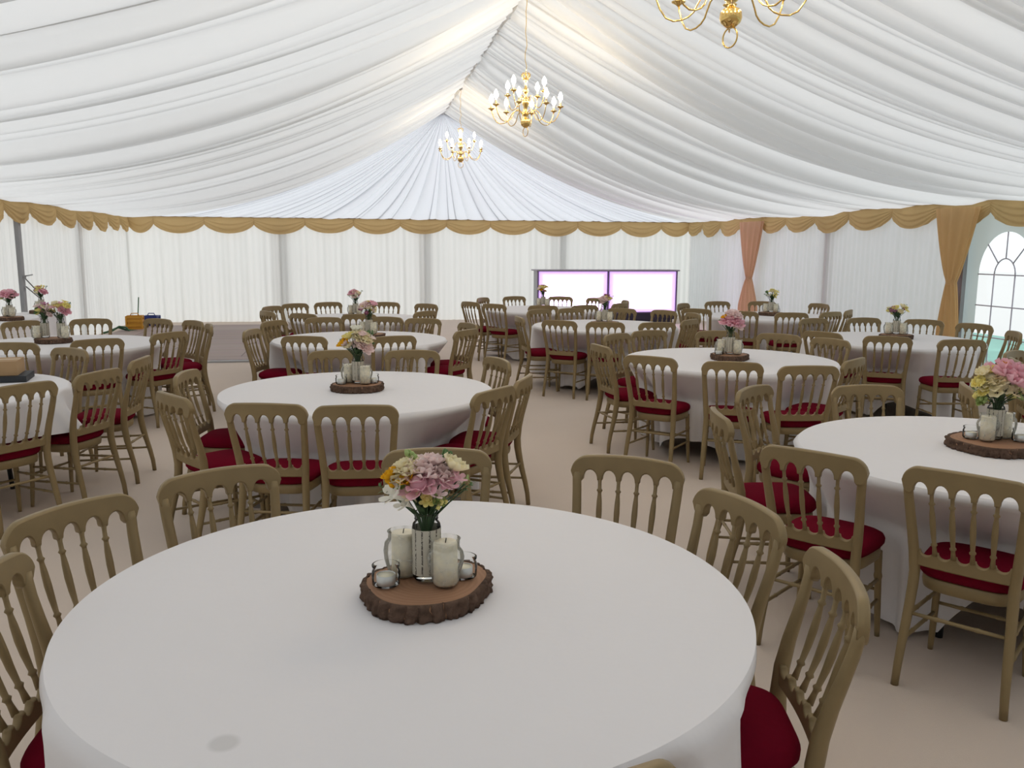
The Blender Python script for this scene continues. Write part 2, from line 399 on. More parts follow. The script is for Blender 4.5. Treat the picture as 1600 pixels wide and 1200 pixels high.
# right wall front part: plain pvc with arched clear windows
def arch_wall():
    WX = XR+.03; y0, y1 = YF, 10.75
    wins = [(9.90, .485), (6.6, .485), (3.2, .485)]
    zb, zs = .12, 1.40          # sill and spring line
    def top(cy, hw, y): return zs + sqrt(max(0, hw*hw-(y-cy)**2))*1.16
    mb = MB()
    ys = [y0]; 
    for cy, hw in sorted(wins):
        ys.append(cy-hw)
        for i in range(1, 24): ys.append(cy-hw*cos(pi*i/24))
        ys.append(cy+hw)
    ys.append(y1); ys = sorted(ys)
    def quad(a, b, za0, zb0, za1, zb1):
        i = len(mb.v); mb.v += [(WX, a, za0), (WX, b, zb0), (WX, b, zb1), (WX, a, za1)]; mb.f.append((i, i+1, i+2, i+3)); mb.sm.append(False)
    for a, b in zip(ys[:-1], ys[1:]):
        mid = (a+b)/2; inn = [w_ for w_ in wins if abs(mid-w_[0]) < w_[1]]
        if not inn: quad(a, b, 0, 0, EZ+.02, EZ+.02)
        else:
            cy, hw = inn[0]; quad(a, b, 0, 0, zb, zb); quad(a, b, top(cy, hw, a), top(cy, hw, b), EZ+.02, EZ+.02)
    struct(mb.build('wall_right', M['pvc']))
    mg = bpy.data.materials.new('clear_vinyl'); mg.use_nodes = True; nt = mg.node_tree; nt.nodes.remove(nt.nodes['Principled BSDF'])
    tr = nt.nodes.new('ShaderNodeBsdfTransparent'); tr.inputs[0].default_value = (.97, .99, .99, 1)
    gl = nt.nodes.new('ShaderNodeBsdfGlossy'); gl.inputs['Roughness'].default_value = .12
    x = nt.nodes.new('ShaderNodeMixShader'); x.inputs[0].default_value = .06
    nt.links.new(tr.outputs[0], x.inputs[1]); nt.links.new(gl.outputs[0], x.inputs[2]); nt.links.new(x.outputs[0], nt.nodes['Material Output'].inputs[0])
    M['vinyl'] = mg
    M['muntin'] = nmat('window_lead', (.50, .48, .56), .6)
    for n_, (cy, hw) in enumerate(wins):
        root = struct(empty('window_%d' % (n_+1), (WX, cy, 0)))
        p = MB(); nn = 24
        i = len(p.v); p.v.append((0, 0, zs))
        ring = [(0, -hw, zb)] + [(0, -hw*cos(pi*k/nn), top(0, hw, -hw*cos(pi*k/nn))) for k in range(nn+1)] + [(0, hw, zb)]
        p.v += ring
        for k in range(len(ring)): p.f.append((0, 1+k, 1+(k+1) % len(ring))); p.sm.append(False)
        p.build('pane', M['vinyl'], root)
        b = MB(); X0 = -.008
        def bar(a, c_): b.tube([(X0, a[0], a[1]), (X0, (a[0]+c_[0])/2, (a[1]+c_[1])/2), (X0, c_[0], c_[1])], .009, 6)
        ir = .185
        for z in (1.40, .98, .56): bar((-hw, z), (hw, z))
        for sg in (-1, 1): bar((sg*ir, zb), (sg*ir, zs))
        b.tube([(X0, -ir*cos(pi*k/16), zs+ir*1.16*sin(pi*k/16)) for k in range(17)], .009, 6)
        for a in (45, 90, 135):
            bar((ir*cos(R(a)), zs+ir*1.16*sin(R(a))), (hw*cos(R(a)), zs+hw*1.16*sin(R(a))))
        b.build('glazing_bars', M['muntin'], root)
arch_wall()

# floor, boards at the foot of the back wall, lawn outside
def plane(name, x0, x1, y0, y1, z0, z1, mat):
    return MB().box(((x0+x1)/2, (y0+y1)/2, (z0+z1)/2), (x1-x0, y1-y0, z1-z0)).build(name, mat)
struct(plane('floor', XL-.06, XR+.06, YF-.06, YB+.06, -.06, 0, M['floor']))
struct(plane('ground', -60, 60, -40, 80, -.20, -.14, nmat('pale_ground', (.62, .61, .60), .9)))
struct(plane('lawn', XR+.4, XR+5.2, -30, 60, -.139, -.08, M['grass']))
o = MB().box((0, 0, 0), (5.9, 6.2, .03)).build('dance_floor', M['parquet'], None, (-1.75, 16.4, .0165))
tag(o, 'low brown plank dance floor in front of the back wall', 'dance floor')
e_ = MB().box((0, -3.16, -.002), (5.9, .10, .026)); e_.box((3.0, 0, -.002), (.10, 6.2, .026)); e_.build('edge_strip', nmat('strip_grey', (.42, .42, .43), .5, metal=.3), o)

# frame posts
def post(x, y, name='frame_post', label=None, w_=.11, d_=.06, ztop=EZ-.02, vis=True):
    o = MB().box((0, 0, ztop/2), (d_, w_, ztop)).build(name, M['steel'], None, (x, y, 0.001))
    o['label'] = label; o['category'] = 'post'
    return o
pst = post(XL+.04, 14.15, ztop=EZ-.12, label='bare grey aluminium frame post against the left wall')
wire = MB()
for a_, b_ in (((.06, -.02, 1.26), (.06, .28, 1.27)), ((.06, -.02, 1.22), (.06, .62, .92)), ((.06, -.02, 1.10), (.06, .50, .90)), ((.06, .62, .92), (.06, .30, 1.0))):
    wire.tube([a_, tuple((p+q)/2 for p, q in zip(a_, b_)), b_], .010, 6)
wire.tube([(.0, -.02, 1.24), (.03, -.02, 1.24), (.07, -.02, 1.24)], .012, 6)
wire.build('brace', M['steel'], pst)
for i, y in enumerate((10.60,)):
    post(XR-.06, y, ztop=EZ-.25, label='dark grey frame post beside the gold drape near the arched window')
bp = [(-1.68, 'first'), (1.67, 'second'), (5.02, 'third')]
for x, nm in bp:
    MB().box((0, 0, EZ/2), (.16, .08, EZ)).build('trim_2', M['steel'], None, (x, YB+.16, 0.0))['kind'] = 'structure'
for x, y in ((XL-.12, 17.35), (XR+.12, 14.2), (XR+.14, 17.4)):
    MB().box((0, 0, EZ/2), (.08, .16, EZ)).build('trim_3', M['steel'], None, (x, y, 0))['kind'] = 'structure'

# ------------------------------------------------------------------ gold valances
def swag_mb(L, seed, stack):
    rr = random.Random(seed); mb = MB(); dp = rr.uniform(.34, .40); ph = rr.uniform(0, 6)
    def fn(u, v):
        x = (u-.5)*L; c = 1-(2*u-1)**2
        hang = .15 + (dp-.15)*(c**.75)
        z = -hang*v
        bulge = .03 + .07*c*sin(pi*min(1, v*1.1)*.75)
        # draped folds: pulled up into the corners
        vv = v*(1.0+.5*(1-c))
        nf = 4.2 if stack else 3.2
        t = (vv*nf + ph*.1) % 1.0
        fo = (t if t < .8 else (1-t)*4)*(.032 if stack else .022)*(.5+.5*c)*sm((v-.15)/.25)
        top = 0
        return (x, bulge+fo + .01*sin(x*40)*v*(1-c), z+top - .02*c*0)
    mb.grid(fn, 28, 26); return mb
def valance(name_label, p0, p1, bounds, inward, group, stack, z=EZ+.005):
    L = hypot(p1[0]-p0[0], p1[1]-p0[1]); d = ((p1[0]-p0[0])/L, (p1[1]-p0[1])/L)
    root = empty('valance', (p0[0], p0[1], z), 0, name_label, 'valance', group)
    ang = atan2(d[1], d[0])
    # local +x along wall; local +y must point inward
    flip = (-d[1]*inward[0] + d[0]*inward[1]) < 0
    for i, (a, b) in enumerate(zip(bounds[:-1], bounds[1:])):
        mb = swag_mb((b-a)*1.02, i*7+int(L*10), stack)
        if flip: mb.v = [(x, -y, z_) for x, y, z_ in mb.v]
        o = mb.build('swag', M['gold_cloth'], root); c = (a+b)/2
        o.location = (d[0]*c, d[1]*c, 0); o.rotation_euler = (0, 0, ang)
    n = 80
    cdp = [(d[0]*L*i/n + inward[0]*.05, d[1]*L*i/n + inward[1]*.05, .008+.004*sin(i*2.1)) for i in range(n+1)]
    MB().tube(cdp, .012, 6).build('cord', M['cord'], root)
    return root
bb = [(-4.95+5), (-4.40+5), (-3.31+5), (-2.22+5), (-1.08+5), 5.03, 6.12, 7.21, 8.28, 9.37, 10.45, 11.56, 12.61, 13.36]
valance('long gold swagged valance across the top of the back wall', (XL, YB-.02), (XR, YB-.02), bb, (0, -1), 'gold valances', False)
lb = [y for y in (-2.4, -1.3, -.2, .9, 2.0, 3.1, 4.2, 5.3, 6.4, 7.5, 8.6, 9.7, 10.7, 11.7, 12.7, 13.64, 14.63, 15.89, 16.95, 17.99, 18.98, 19.9, 20.6)]
valance('gold swagged valance along the top of the left wall', (XL+.02, -2.4), (XL+.02, 20.62), [y+2.4 for y in lb], (1, 0), 'gold valances', True)
rb = (-2.4, -1.3, -.2, .9, 2.0, 3.1, 4.2, 5.3, 6.4, 7.6, 8.85, 10.15, 11.17, 12.27, 13.48, 14.55, 15.63, 16.64, 17.6, 18.67, 19.7, 20.6)
valance('gold swagged valance along the top of the right wall above the arched window', (XR-.03, -2.4), (XR-.03, 20.62), [y+2.4 for y in rb], (-1, 0), 'gold valances', True)

# gold tied drapes on right wall
def drape(y, wt, label, mat, waist_z=1.28, wb=.42, x=XR-.20, seed=0):
    root = empty('tied_drape', (x, y, 0.01), 0, label, 'curtain', 'gold tied drapes on the right wall')
    def fn(u, v):
        z = lerp(EZ-.10, .02, v)
        if z > waist_z: t = (z-waist_z)/(EZ-.1-waist_z); wd = lerp(.15, wt, t**.72)
        else: t = (waist_z-z)/waist_z; wd = lerp(.15, wb, min(1, t*1.9)**.75)
        a = u*2*pi; k = 11
        fo = 1 + .22*sin(a*k+seed + .5*sin(z*3)) 
        yy = cos(a)*wd/2*(1+.04*sin(a*k)); th = lerp(.05, .085, sm(wd/wt))
        return (sin(a)*th*fo, yy, z)
    MB().grid(fn, 200, 60, wrapu=True).build('curtain_panel', mat, root)
    tb = MB()
    def f2(u, v):
        a = u*2*pi; return (sin(a)*.062, cos(a)*.085, waist_z + (v-.5)*.09 + .012*sin(a+1))
    tb.grid(f2, 28, 4, wrapu=True).build('tie_back', mat, root)
drape(10.62, .84, 'gold drape tied at the waist beside the arched window', M['gold_drape'], seed=1)
drape(16.85, 1.05, 'peach gold drape tied at the waist near the back right corner', M['peach_drape'], waist_z=1.12, wb=.85, seed=2)

# ------------------------------------------------------------------ tables, chairs: numbers
T = {'T1': (.148, 2.215), 'T2': (.015, 5.719), 'T3': (.056, 9.035), 'T3b': (.019, 11.851), 'T8': (3.212, 6.894), 'T6': (3.099, 10.301),
     'T7': (2.968, 13.271), 'T9': (2.977, 3.437), 'T10': (5.689, 8.216), 'T11': (5.97, 11.527), 'T4': (-2.822, 8.963), 'T5': (-2.84, 6.085), 'T12': (6.05, 4.85)}
TN = {'T1': 'the big foreground table', 'T2': 'the second table straight behind the foreground one', 'T3': 'the third table back in the centre left row',
      'T3b': 'the farthest table in the centre left row', 'T8': 'the table with the pink peony ball, right of centre', 'T6': 'the third table back right of centre',
      'T7': 'the farthest table before the lit bar', 'T9': 'the right foreground table', 'T10': 'the table near the arched window',
      'T11': 'the far right table by the peach gold drape', 'T4': 'the left table with two bouquets together', 'T5': 'the left table with the cardboard box',
      'T12': 'the table beyond the right frame edge'}
CH = {'T1': [(-0.901, 2.188, 6.216), (-0.876, 2.76, 5.589), (-0.49, 3.13, 5.182), (0.312, 3.322, 4.565), (1.024, 3.064, 4.173), (1.203, 2.474, 3.366), (1.187, 1.879, 9.187), (0.288, 1.15, 8.047)],
 'T2': [(-0.465, 4.528, 7.59), (-0.004, 4.407, 7.772), (0.783, 4.811, 8.69), (1.043, 5.243, 8.996), (1.025, 6.145, 3.418), (-0.151, 6.807, 4.752), (0.445, 6.741, 4.609), (-0.992, 4.898, 6.875), (-1.076, 5.766, 6.12)],
 'T3': [(-0.46, 8.03, 7.574), (0.354, 7.936, 8.122), (-1.0, 8.733, 6.021), (-0.879, 9.766, 5.693), (-0.354, 10.166, 4.87), (0.373, 10.165, 4.217), (0.784, 9.901, 4.365), (1.099, 8.466, 8.726), (1.213, 9.189, 3.5)],
 'T3b': [(-1.095, 11.33, 6.802), (-1.12, 12.25, 5.718), (-0.85, 12.817, 5.271), (-0.383, 13.094, 5.109), (-0.621, 10.855, 7.194), (0.058, 10.675, 7.851), (0.473, 13.016, 4.367), (1.042, 12.565, 3.918), (0.901, 11.108, 8.65)],
 'T7': [(1.766, 13.024, 6.832), (2.123, 14.096, 5.671), (2.047, 12.485, 7.041), (2.716, 14.436, 5.005), (2.694, 12.062, 7.637), (3.502, 14.323, 4.347), (3.312, 12.056, 8.064), (4.01, 13.844, 3.744), (3.981, 12.465, 8.547), (4.278, 13.123, 9.343)],
 'T6': [(2.31, 9.471, 7.203), (2.772, 9.189, 7.563), (3.345, 9.085, 7.867), (1.963, 10.049, 6.319), (2.456, 11.228, 5.255), (2.937, 11.399, 5.043), (3.641, 11.311, 4.004), (4.098, 10.888, 3.681), (4.29, 10.353, 3.173), (3.864, 9.417, 8.59)],
 'T11': [(4.935, 12.278, 5.505), (4.68, 11.163, 7.097), (5.673, 12.706, 4.781), (6.398, 12.63, 4.3), (7.034, 12.033, 3.344), (6.241, 10.368, 8.239), (5.098, 10.624, 7.275), (5.639, 10.3, 7.628), (6.695, 10.692, 8.658)],
 'T8': [(3.578, 7.986, 4.507), (4.047, 7.613, 3.922), (4.307, 7.133, 3.487), (3.687, 5.775, 8.517), (2.91, 8.121, 5.014), (2.483, 7.825, 5.38), (2.062, 6.932, 6.395), (2.216, 6.145, 7.116), (2.705, 5.75, 7.432), (3.147, 5.466, 7.721)],
 'T10': [(5.006, 7.3, 7.328), (5.509, 6.923, 7.627), (6.08, 9.358, 4.666), (6.646, 9.022, 3.939), (6.852, 8.435, 3.45), (4.626, 7.805, 6.745), (5.409, 9.344, 4.943), (6.593, 7.552, 9.009)],
 'T12': [(5.277, 6.008, 5.24), (4.913, 5.562, 5.771), (3.66, 4.50, 5.79)],
 'T9': [(3.02, 4.56, 4.569), (2.321, 4.613, 5.364), (1.8, 3.918, 6.068), (1.82, 3.088, 6.97), (2.192, 2.665, 6.942), (4.09, 3.93, 3.55)],
 'T5': [(-1.948, 5.403, 8.74), (-1.661, 5.906, 9.009), (-1.56, 6.58, 3.054), (-2.241, 7.256, 4.044)],
 'T4': [(-2.856, 7.803, 7.791), (-2.237, 8.012, 8.329), (-1.748, 8.567, 8.781), (-2.188, 10.175, 4.071), (-1.759, 9.872, 3.805), (-1.519, 9.38, 3.413), (-3.563, 10.049, 5.533), (-2.922, 10.27, 4.865)]}
TR = .915; TZ = .76

# ------------------------------------------------------------------ the chair (origin: floor under the middle of its back rail; faces local +Y)
def back_y(u, z):      # u: -1..1 across, z height -> y of back plane
    lean = 0 if z > .875 else (lerp(0, .075, sm((.875-z)/.42)) if z > .45 else lerp(.075, .0, sm((.45-z)/.45)))
    return lean - .030*(1-min(1, abs(u))**2)*sm((z-.42)/.25)
def half_w(z):
    return lerp(.172, .205, (z-.45)/.425) if z > .45 else lerp(.172, .192, (.45-z)/.45)
def make_chair():
    root = empty('banquet_chair')
    mt = M['chair']
    # top rail with five arches
    W = .222; post_in = half_w(.83)-.016; ow = 2*post_in/5
    def col(mb, xs, topf, botf, yf, th):
        rings = []
        for x in xs:
            zt, zb, y = topf(x), botf(x), yf(x); r = min(.006, (zt-zb)*.3); i = len(mb.v)
            for dy, z in ((-th/2, zb+r), (-th/2+.004, zb), (th/2-.004, zb), (th/2, zb+r), (th/2, zt-r), (th/2-.005, zt), (-th/2+.005, zt), (-th/2, zt-r)):
                mb.v.append((x, y+dy, z))
            rings.append(i)
        for a, b in zip(rings[:-1], rings[1:]):
            for j in range(8):
                mb.f.append((a+j, b+j, b+(j+1) % 8, a+(j+1) % 8)); mb.sm.append(j not in (3, 7))
        mb.f.append(tuple(rings[0]+j for j in range(8))); mb.sm.append(False)
        mb.f.append(tuple(rings[-1]+j for j in range(8))[::-1]); mb.sm.append(False)
    def ztop(x):
        c = .892 + .012*(1-(x/W)**2); d = W-abs(x); rr = .058
        if d < rr: c -= rr - sqrt(max(0, rr*rr-(rr-d)**2))
        return c
    z0 = .800; tip = .0085
    def zbot(x):
        if abs(x) > post_in: return .79 + .045*max(0, (abs(x)-W+.02)/.02)**2
        k = min(4, int((x+post_in)/ow)); c = -post_in+(k+.5)*ow; v = (x-c)/(ow/2-tip)
        return z0 + (sqrt(1-v*v)*.042 if abs(v) < 1 else 0)
    xs = [-W+.0005, -W+.003, -W+.008, -W+.015, -W+.024, -post_in-.0003]
    for k in range(5):
        c = -post_in+(k+.5)*ow; h = ow/2-tip
        xs.append(c-h-.0003) if k else None
        xs += [c-h*cos(pi*i/10) for i in range(11)]
        xs.append(c+h+.0003)
    xs += [post_in+.0003, W-.024, W-.015, W-.008, W-.003, W-.0005]
    xs = sorted(set(round(x, 5) for x in xs))
    mb = MB(); col(mb, xs, ztop, zbot, lambda x: back_y(x/W, .87), .030); mb.build('top_rail', mt, root)
    # lower rail with scallops
    pin = half_w(.52)-.012; w5 = 2*pin/5
    def zt2(x):
        k = min(4, max(0, int((x+pin)/w5))); c = -pin+(k+.5)*w5; v = (x-c)/(w5/2-.010)
        return .552 - (sqrt(max(0, 1-v*v))*.020 if abs(v) < 1 else 0)
    xs2 = []
    for k in range(5):
        c = -pin+(k+.5)*w5; h = w5/2-.010
        xs2 += [c-w5/2+.0005, c-h-.0005] + [c-h*cos(pi*i/8) for i in range(9)] + [c+h+.0005, c+w5/2-.0005]
    mb = MB(); col(mb, sorted(xs2), zt2, lambda x: .488, lambda x: back_y(x/.17, .52), .022); mb.build('lower_rail', mt, root)
    # rear legs: back post and splayed foot in one
    for sg in (-1, 1):
        zs = [.0, .08, .16, .24, .32, .40, .46, .54, .62, .70, .76, .80, .83]
        pts = [(sg*half_w(z), back_y(1, z)-.0045*sm((z-.6)/.2), z) for z in zs]
        rad = [.0150, .0160, .0172, .0185, .0200, .0212, .0212, .0204, .0200, .0196, .0194, .0192, .019]
        mb = MB().tube(pts, rad, 12, flat=1.0)
        for q in range(len(mb.v)):
            k_ = q//12
            if k_ < len(pts) and zs[k_] > .3: x_, y_, z_ = mb.v[q]; mb.v[q] = (pts[k_][0]+(x_-pts[k_][0])*.95, pts[k_][1]+(y_-pts[k_][1])*(lerp(1.15, .76, sm((z_-.5)/.28))), z_)
        mb.build('leg', mt, root)
    # spindles
    for k in range(1, 5):
        xt = -post_in+k*ow; xb = -pin+k*w5
        zs = [.545, .575, .583, .590, .597, .64, .68, .72, .748, .754, .761, .768, .79, .812]
        rd = [.0105, .0078, .0080, .0128, .0080, .0105, .0118, .0104, .0076, .0078, .0126, .0076, .0072, .0100]
        pts = [(lerp(xb, xt, (z-.545)/(.812-.545)), back_y(lerp(xb, xt, (z-.545)/.267)/W, z), z) for z in zs]
        MB().tube(pts, rd, 8).build('spindle', mt, root)
    # seat frame and cushion (super-ellipse blending rear narrow, front wide)
    def outline(a, ins=0.0):
        c, s_ = cos(a), sin(a); e = .50
        x = math.copysign(abs(c)**e, c); y = math.copysign(abs(s_)**e, s_)
        yy = .268 + y*(.176-ins)
        return (x*(lerp(.172, .200, (y+1)/2)-ins), yy + .012*(1-x*x)*(y > 0))
    def loop(rings, n=44):
        mb = MB()
        for ins, z in rings:
            for j in range(n):
                x, y = outline(2*pi*j/n+.01, ins); mb.v.append((x, y, z))
        for k in range(len(rings)-1):
            for j in range(n):
                q = k*n; mb.f.append((q+j, q+(j+1) % n, q+n+(j+1) % n, q+n+j)); mb.sm.append(True)
        mb.f.append(tuple(range(n))[::-1]); mb.sm.append(False)
        q = (len(rings)-1)*n; mb.f.append(tuple(q+j for j in range(n))); mb.sm.append(True)
        return mb
    loop([(.014, .378), (.008, .382), (.004, .405), (.006, .428), (.012, .432)]).build('seat_frame', mt, root)
    loop([(.010, .433), (.001, .437), (-.008, .450), (-.009, .468), (-.002, .483), (.014, .493), (.045, .500), (.09, .504), (.14, .505)]).build('seat', M['seat'], root)
    # front legs and stretchers
    for sg in (-1, 1):
        zs = [0, .03, .15, .27, .285, .30, .36, .40]
        MB().tube([(sg*lerp(.180, .165, z/.4), lerp(.425, .405, z/.4), z) for z in zs], [.011, .0125, .0145, .0155, .0185, .0155, .017, .018], 10).build('leg', mt, root)
    def bam(a, b):
        a, b = Vector(a), Vector(b); ts = [0, .27, .30, .33, .67, .70, .73, 1]; rr = [.0075, .0082, .0105, .0082, .0082, .0105, .0082, .0075]
        MB().tube([a.lerp(b, t) for t in ts], rr, 8).build('stretcher', mt, root)
    def rl(sg, z): return (sg*half_w(z), back_y(1, z), z)
    def fl(sg, z): return (sg*lerp(.180, .165, z/.4), lerp(.425, .405, z/.4), z)
    for sg in (-1, 1):
        bam(rl(sg, .28), fl(sg, .27)); bam(rl(sg, .185), fl(sg, .175))
    bam(rl(-1, .29), rl(1, .29)); bam(fl(-1, .22), fl(1, .22))
    return root
chair0 = make_chair()

def px_x(x, y):           # sideways order as seen from the doorway side (bearing from the camera)
    return atan2(x, y)
ORD = {1: 'leftmost gold chair', 2: 'second gold chair from left', 3: 'third gold chair from left', 4: 'fourth gold chair from left', 5: 'fifth gold chair from left'}
TC = {'T1': 'the big foreground table', 'T2': 'the second table straight back', 'T3': 'the third centre left table', 'T3b': 'the farthest centre left table',
      'T8': 'the pink peony ball table', 'T6': 'the third right centre table', 'T7': 'the farthest table before lit bar', 'T9': 'the right foreground table',
      'T10': 'the table near arched window', 'T11': 'the far table by peach drape', 'T4': 'the two bouquet left table', 'T5': 'the left table with cardboard box',
      'T12': 'the table beyond right frame edge'}
def ordn(i, n):
    if n == 1: return 'the only gold chair'
    if i == n: return 'rightmost gold chair'
    return ORD[i]
first = True
for t, lst in CH.items():
    tx, ty = T[t]; base = atan2(-ty, -tx)    # direction table -> camera
    sides = {'near': [], 'far': []}
    for (x, y, ph) in lst:
        d = cos(atan2(y-ty, x-tx)-base)
        sides['near' if d > 0 else 'far'].append((x, y, ph))
    for sd, ls in sides.items():
        ls.sort(key=lambda c: px_x(c[0], c[1]))
        for i, (x, y, ph) in enumerate(ls):
            if first: o = chair0; o.location = (x, y, 0); o.rotation_euler = (0, 0, ph-pi/2); first = False
            else: o = copy_tree(chair0, (x, y, 0), ph-pi/2)
            lab = '%s on %s side of %s' % (ordn(i+1, len(ls)), sd, TC[t])
            tag(o, lab, 'chair', 'gold banquet chairs around the tables')

# ------------------------------------------------------------------ tables and cloths
def allowed_profile(tx, ty, chairs, n):
    out = [TR+.055]*n
    for (x, y, ph) in chairs:
        # seat front rectangle in table frame: points of the seat outline
        fx, fy = cos(ph), sin(ph); rx, ry = -fy, fx
        for k in range(n):
            a = 2*pi*k/n; dx, dy = cos(a), sin(a)
            lo = None
            for s_ in range(36, 100, 2):
                r = s_/100; px, py = tx+dx*r-x, ty+dy*r-y
                lx = px*rx+py*ry; ly = px*fx+py*fy
                if abs(lx) < .225 and -.02 < ly < .478: lo = r; break
            if lo is not None: out[k] = min(out[k], lo-.015)
    w = 3
    mn = [min(out[(k+j) % n] for j in range(-w, w+1)) for k in range(n)]
    for _ in range(3): mn = [sum(mn[(k+j) % n] for j in (-1, 0, 1))/3 for k in range(n)]
    return mn
def cloth(t, seed, rot, droop=.56, label=''):
    tx, ty = T[t]; n = 240; al = allowed_profile(tx, ty, CH[t], n); rr = random.Random(seed)
    ph = [rr.uniform(0, 6) for _ in range(6)]
    zt = TZ; mb = MB(); nv = 22
    mb.v.append((0, 0, zt)); 
    radii = [.15, .3, .45, .6, .75, .85, .895]
    for r in radii:
        for k in range(n):
            a = 2*pi*k/n; mb.v.append((r*cos(a), r*sin(a), zt))
    rows = len(radii)
    side = TR+droop
    for j in range(nv+1):
        v = j/nv
        for k in range(n):
            a = 2*pi*k/n; da = ((a-rot+pi/4) % (pi/2))-pi/4
            L = side/cos(da)-TR; L = min(L, .735 - .02*abs(sin(3*a+ph[0])))
            L = L if L < .70 else .70+(L-.70)*.8
            L += .018*sin(9*a+ph[1])
            L = min(L, .742); tip = 0
            if t == 'T5':
                a_ = (a+pi) % (2*pi)-pi; wn = sm((a_+1.9)/.25)*sm((.30-a_)/.25); L = lerp(L, .244, wn); tip = math.exp(-((a_+.20)/.16)**2)
            d = v*L
            if d < .02: rad = .895+ .02*sin(pi/2*d/.02)*1.15; z = zt-.000-.02*(1-cos(pi/2*d/.02))
            else:
                z = zt-d; tt = (d-.02)/.24
                amp = .006+.034*sm(d/.6)
                fo = amp*(.6*sin(11*a+ph[2]+.8*sin(2*a+ph[5]))+.5*sin(17*a+ph[3])+.3*sin(27*a+ph[4]))
                cone = .055*sm(1-abs(abs(da)-pi/4)/.16)*sm(d/.5)
                rad = .918+.012*sm(d/.3)+fo+cone
                inn = al[k] - (.012+.05*sm((d-.2)/.4))*(.5+.5*(.55*sin(23*a+ph[2]+sin(3*a))+.45*sin(37*a+ph[3])))
                s_ = min(1, (d-.012)/.25) if inn < .9 else sm(d/.3)
                lim = lerp(.925, inn, s_) if inn < .92 else 9
                if t == 'T5' and wn > .05: lim = lerp(lim, 9, sm(wn*3))
                rad = min(rad, lim)
                if tip: rad += .15*tip*min(1, d/.24)**1.2
            mb.v.append((rad*cos(a), rad*sin(a), z))
    for k in range(n): mb.f.append((0, 1+k, 1+(k+1) % n)); mb.sm.append(True)
    for j in range(rows+nv):
        for k in range(n):
            q = 1+j*n; mb.f.append((q+k, q+n+k, q+n+(k+1) % n, q+(k+1) % n)); mb.sm.append(True)
    o = mb.build('tablecloth', M['cloth'], None, (tx, ty, 0.0))
    tag(o, label, 'tablecloth', 'white linen cloths on the round tables'); return o
def make_table():
    root = empty('round_table'); 
    MB().lathe([(.5, -.024), (.872, -.024), (.880, -.014), (.872, -.004), (.5, -.004)], 64, (0, 0, TZ)).build('tabletop', M['ply'], root)
    for sx in (-1, 1):
        for sy in (-1, 1):
            MB().tube([(sx*.36, sy*.30, TZ-.022), (sx*.38, sy*.32, .4), (sx*.40, sy*.34, 0)], .016, 8).build('leg', M['darkleg'], root)
    return root
tb0 = make_table()
CL = {'T1': 'white cloth over the big foreground table with a faint grey stain', 'T2': 'white cloth on the second table straight behind the foreground one',
      'T3': 'white cloth on the third table back, centre left row', 'T3b': 'white cloth on the farthest table of the centre left row',
      'T8': 'white cloth on the table right of centre with a pink peony ball', 'T6': 'white cloth on the third table back right of centre',
      'T7': 'white cloth on the farthest table before the lit bar', 'T9': 'white cloth on the right foreground table, hanging low between chairs',
      'T10': 'white cloth on the round table near the arched window', 'T11': 'white cloth on the far right table by the peach gold drape',
      'T4': 'white cloth on the left table with two bouquets together', 'T5': 'white cloth pulled to a point on the left table with a box',
      'T12': 'white cloth on the round table beyond the right frame edge'}
for i, t in enumerate(T):
    o = tb0 if i == 0 else copy_tree(tb0, (0, 0, 0), 0)
    o.location = (T[t][0], T[t][1], 0); o.rotation_euler = (0, 0, .4+i*.37)
    tag(o, 'round table under white cloth, ' + TN[t], 'table', 'round tables under cloths')
    c = cloth(t, i*3+1, {'T9': 3.45+pi/4, 'T5': 5.35}.get(t, .3+i*.5), {'T9': .50, 'T5': .30, 'T1': .6}.get(t, .58), CL[t])
    if t == 'T1':
        st = MB(); 
# faint damp spot on the foreground cloth: part of the linen's own colouring
def stain(mt):
    nt = mt.node_tree; b = nt.nodes['Principled BSDF']; geo = nt.nodes.new('ShaderNodeNewGeometry')
    vm = nt.nodes.new('ShaderNodeVectorMath'); vm.operation = 'DISTANCE'; vm.inputs[1].default_value = (-.265, 1.575, .76)
    nt.links.new(geo.outputs['Position'], vm.inputs[0])
    mr = nt.nodes.new('ShaderNodeMapRange'); mr.inputs[1].default_value = .022; mr.inputs[2].default_value = .034; nt.links.new(vm.outputs['Value'], mr.inputs[0])
    mx = nt.nodes.new('ShaderNodeMix'); mx.data_type = 'RGBA'; mx.inputs[6].default_value = (.66, .64, .64, 1); mx.inputs[7].default_value = (.80, .775, .785, 1)
    nt.links.new(mr.outputs[0], mx.inputs[0]); nt.links.new(mx.outputs[2], b.inputs['Base Color'])
stain(M['cloth'])

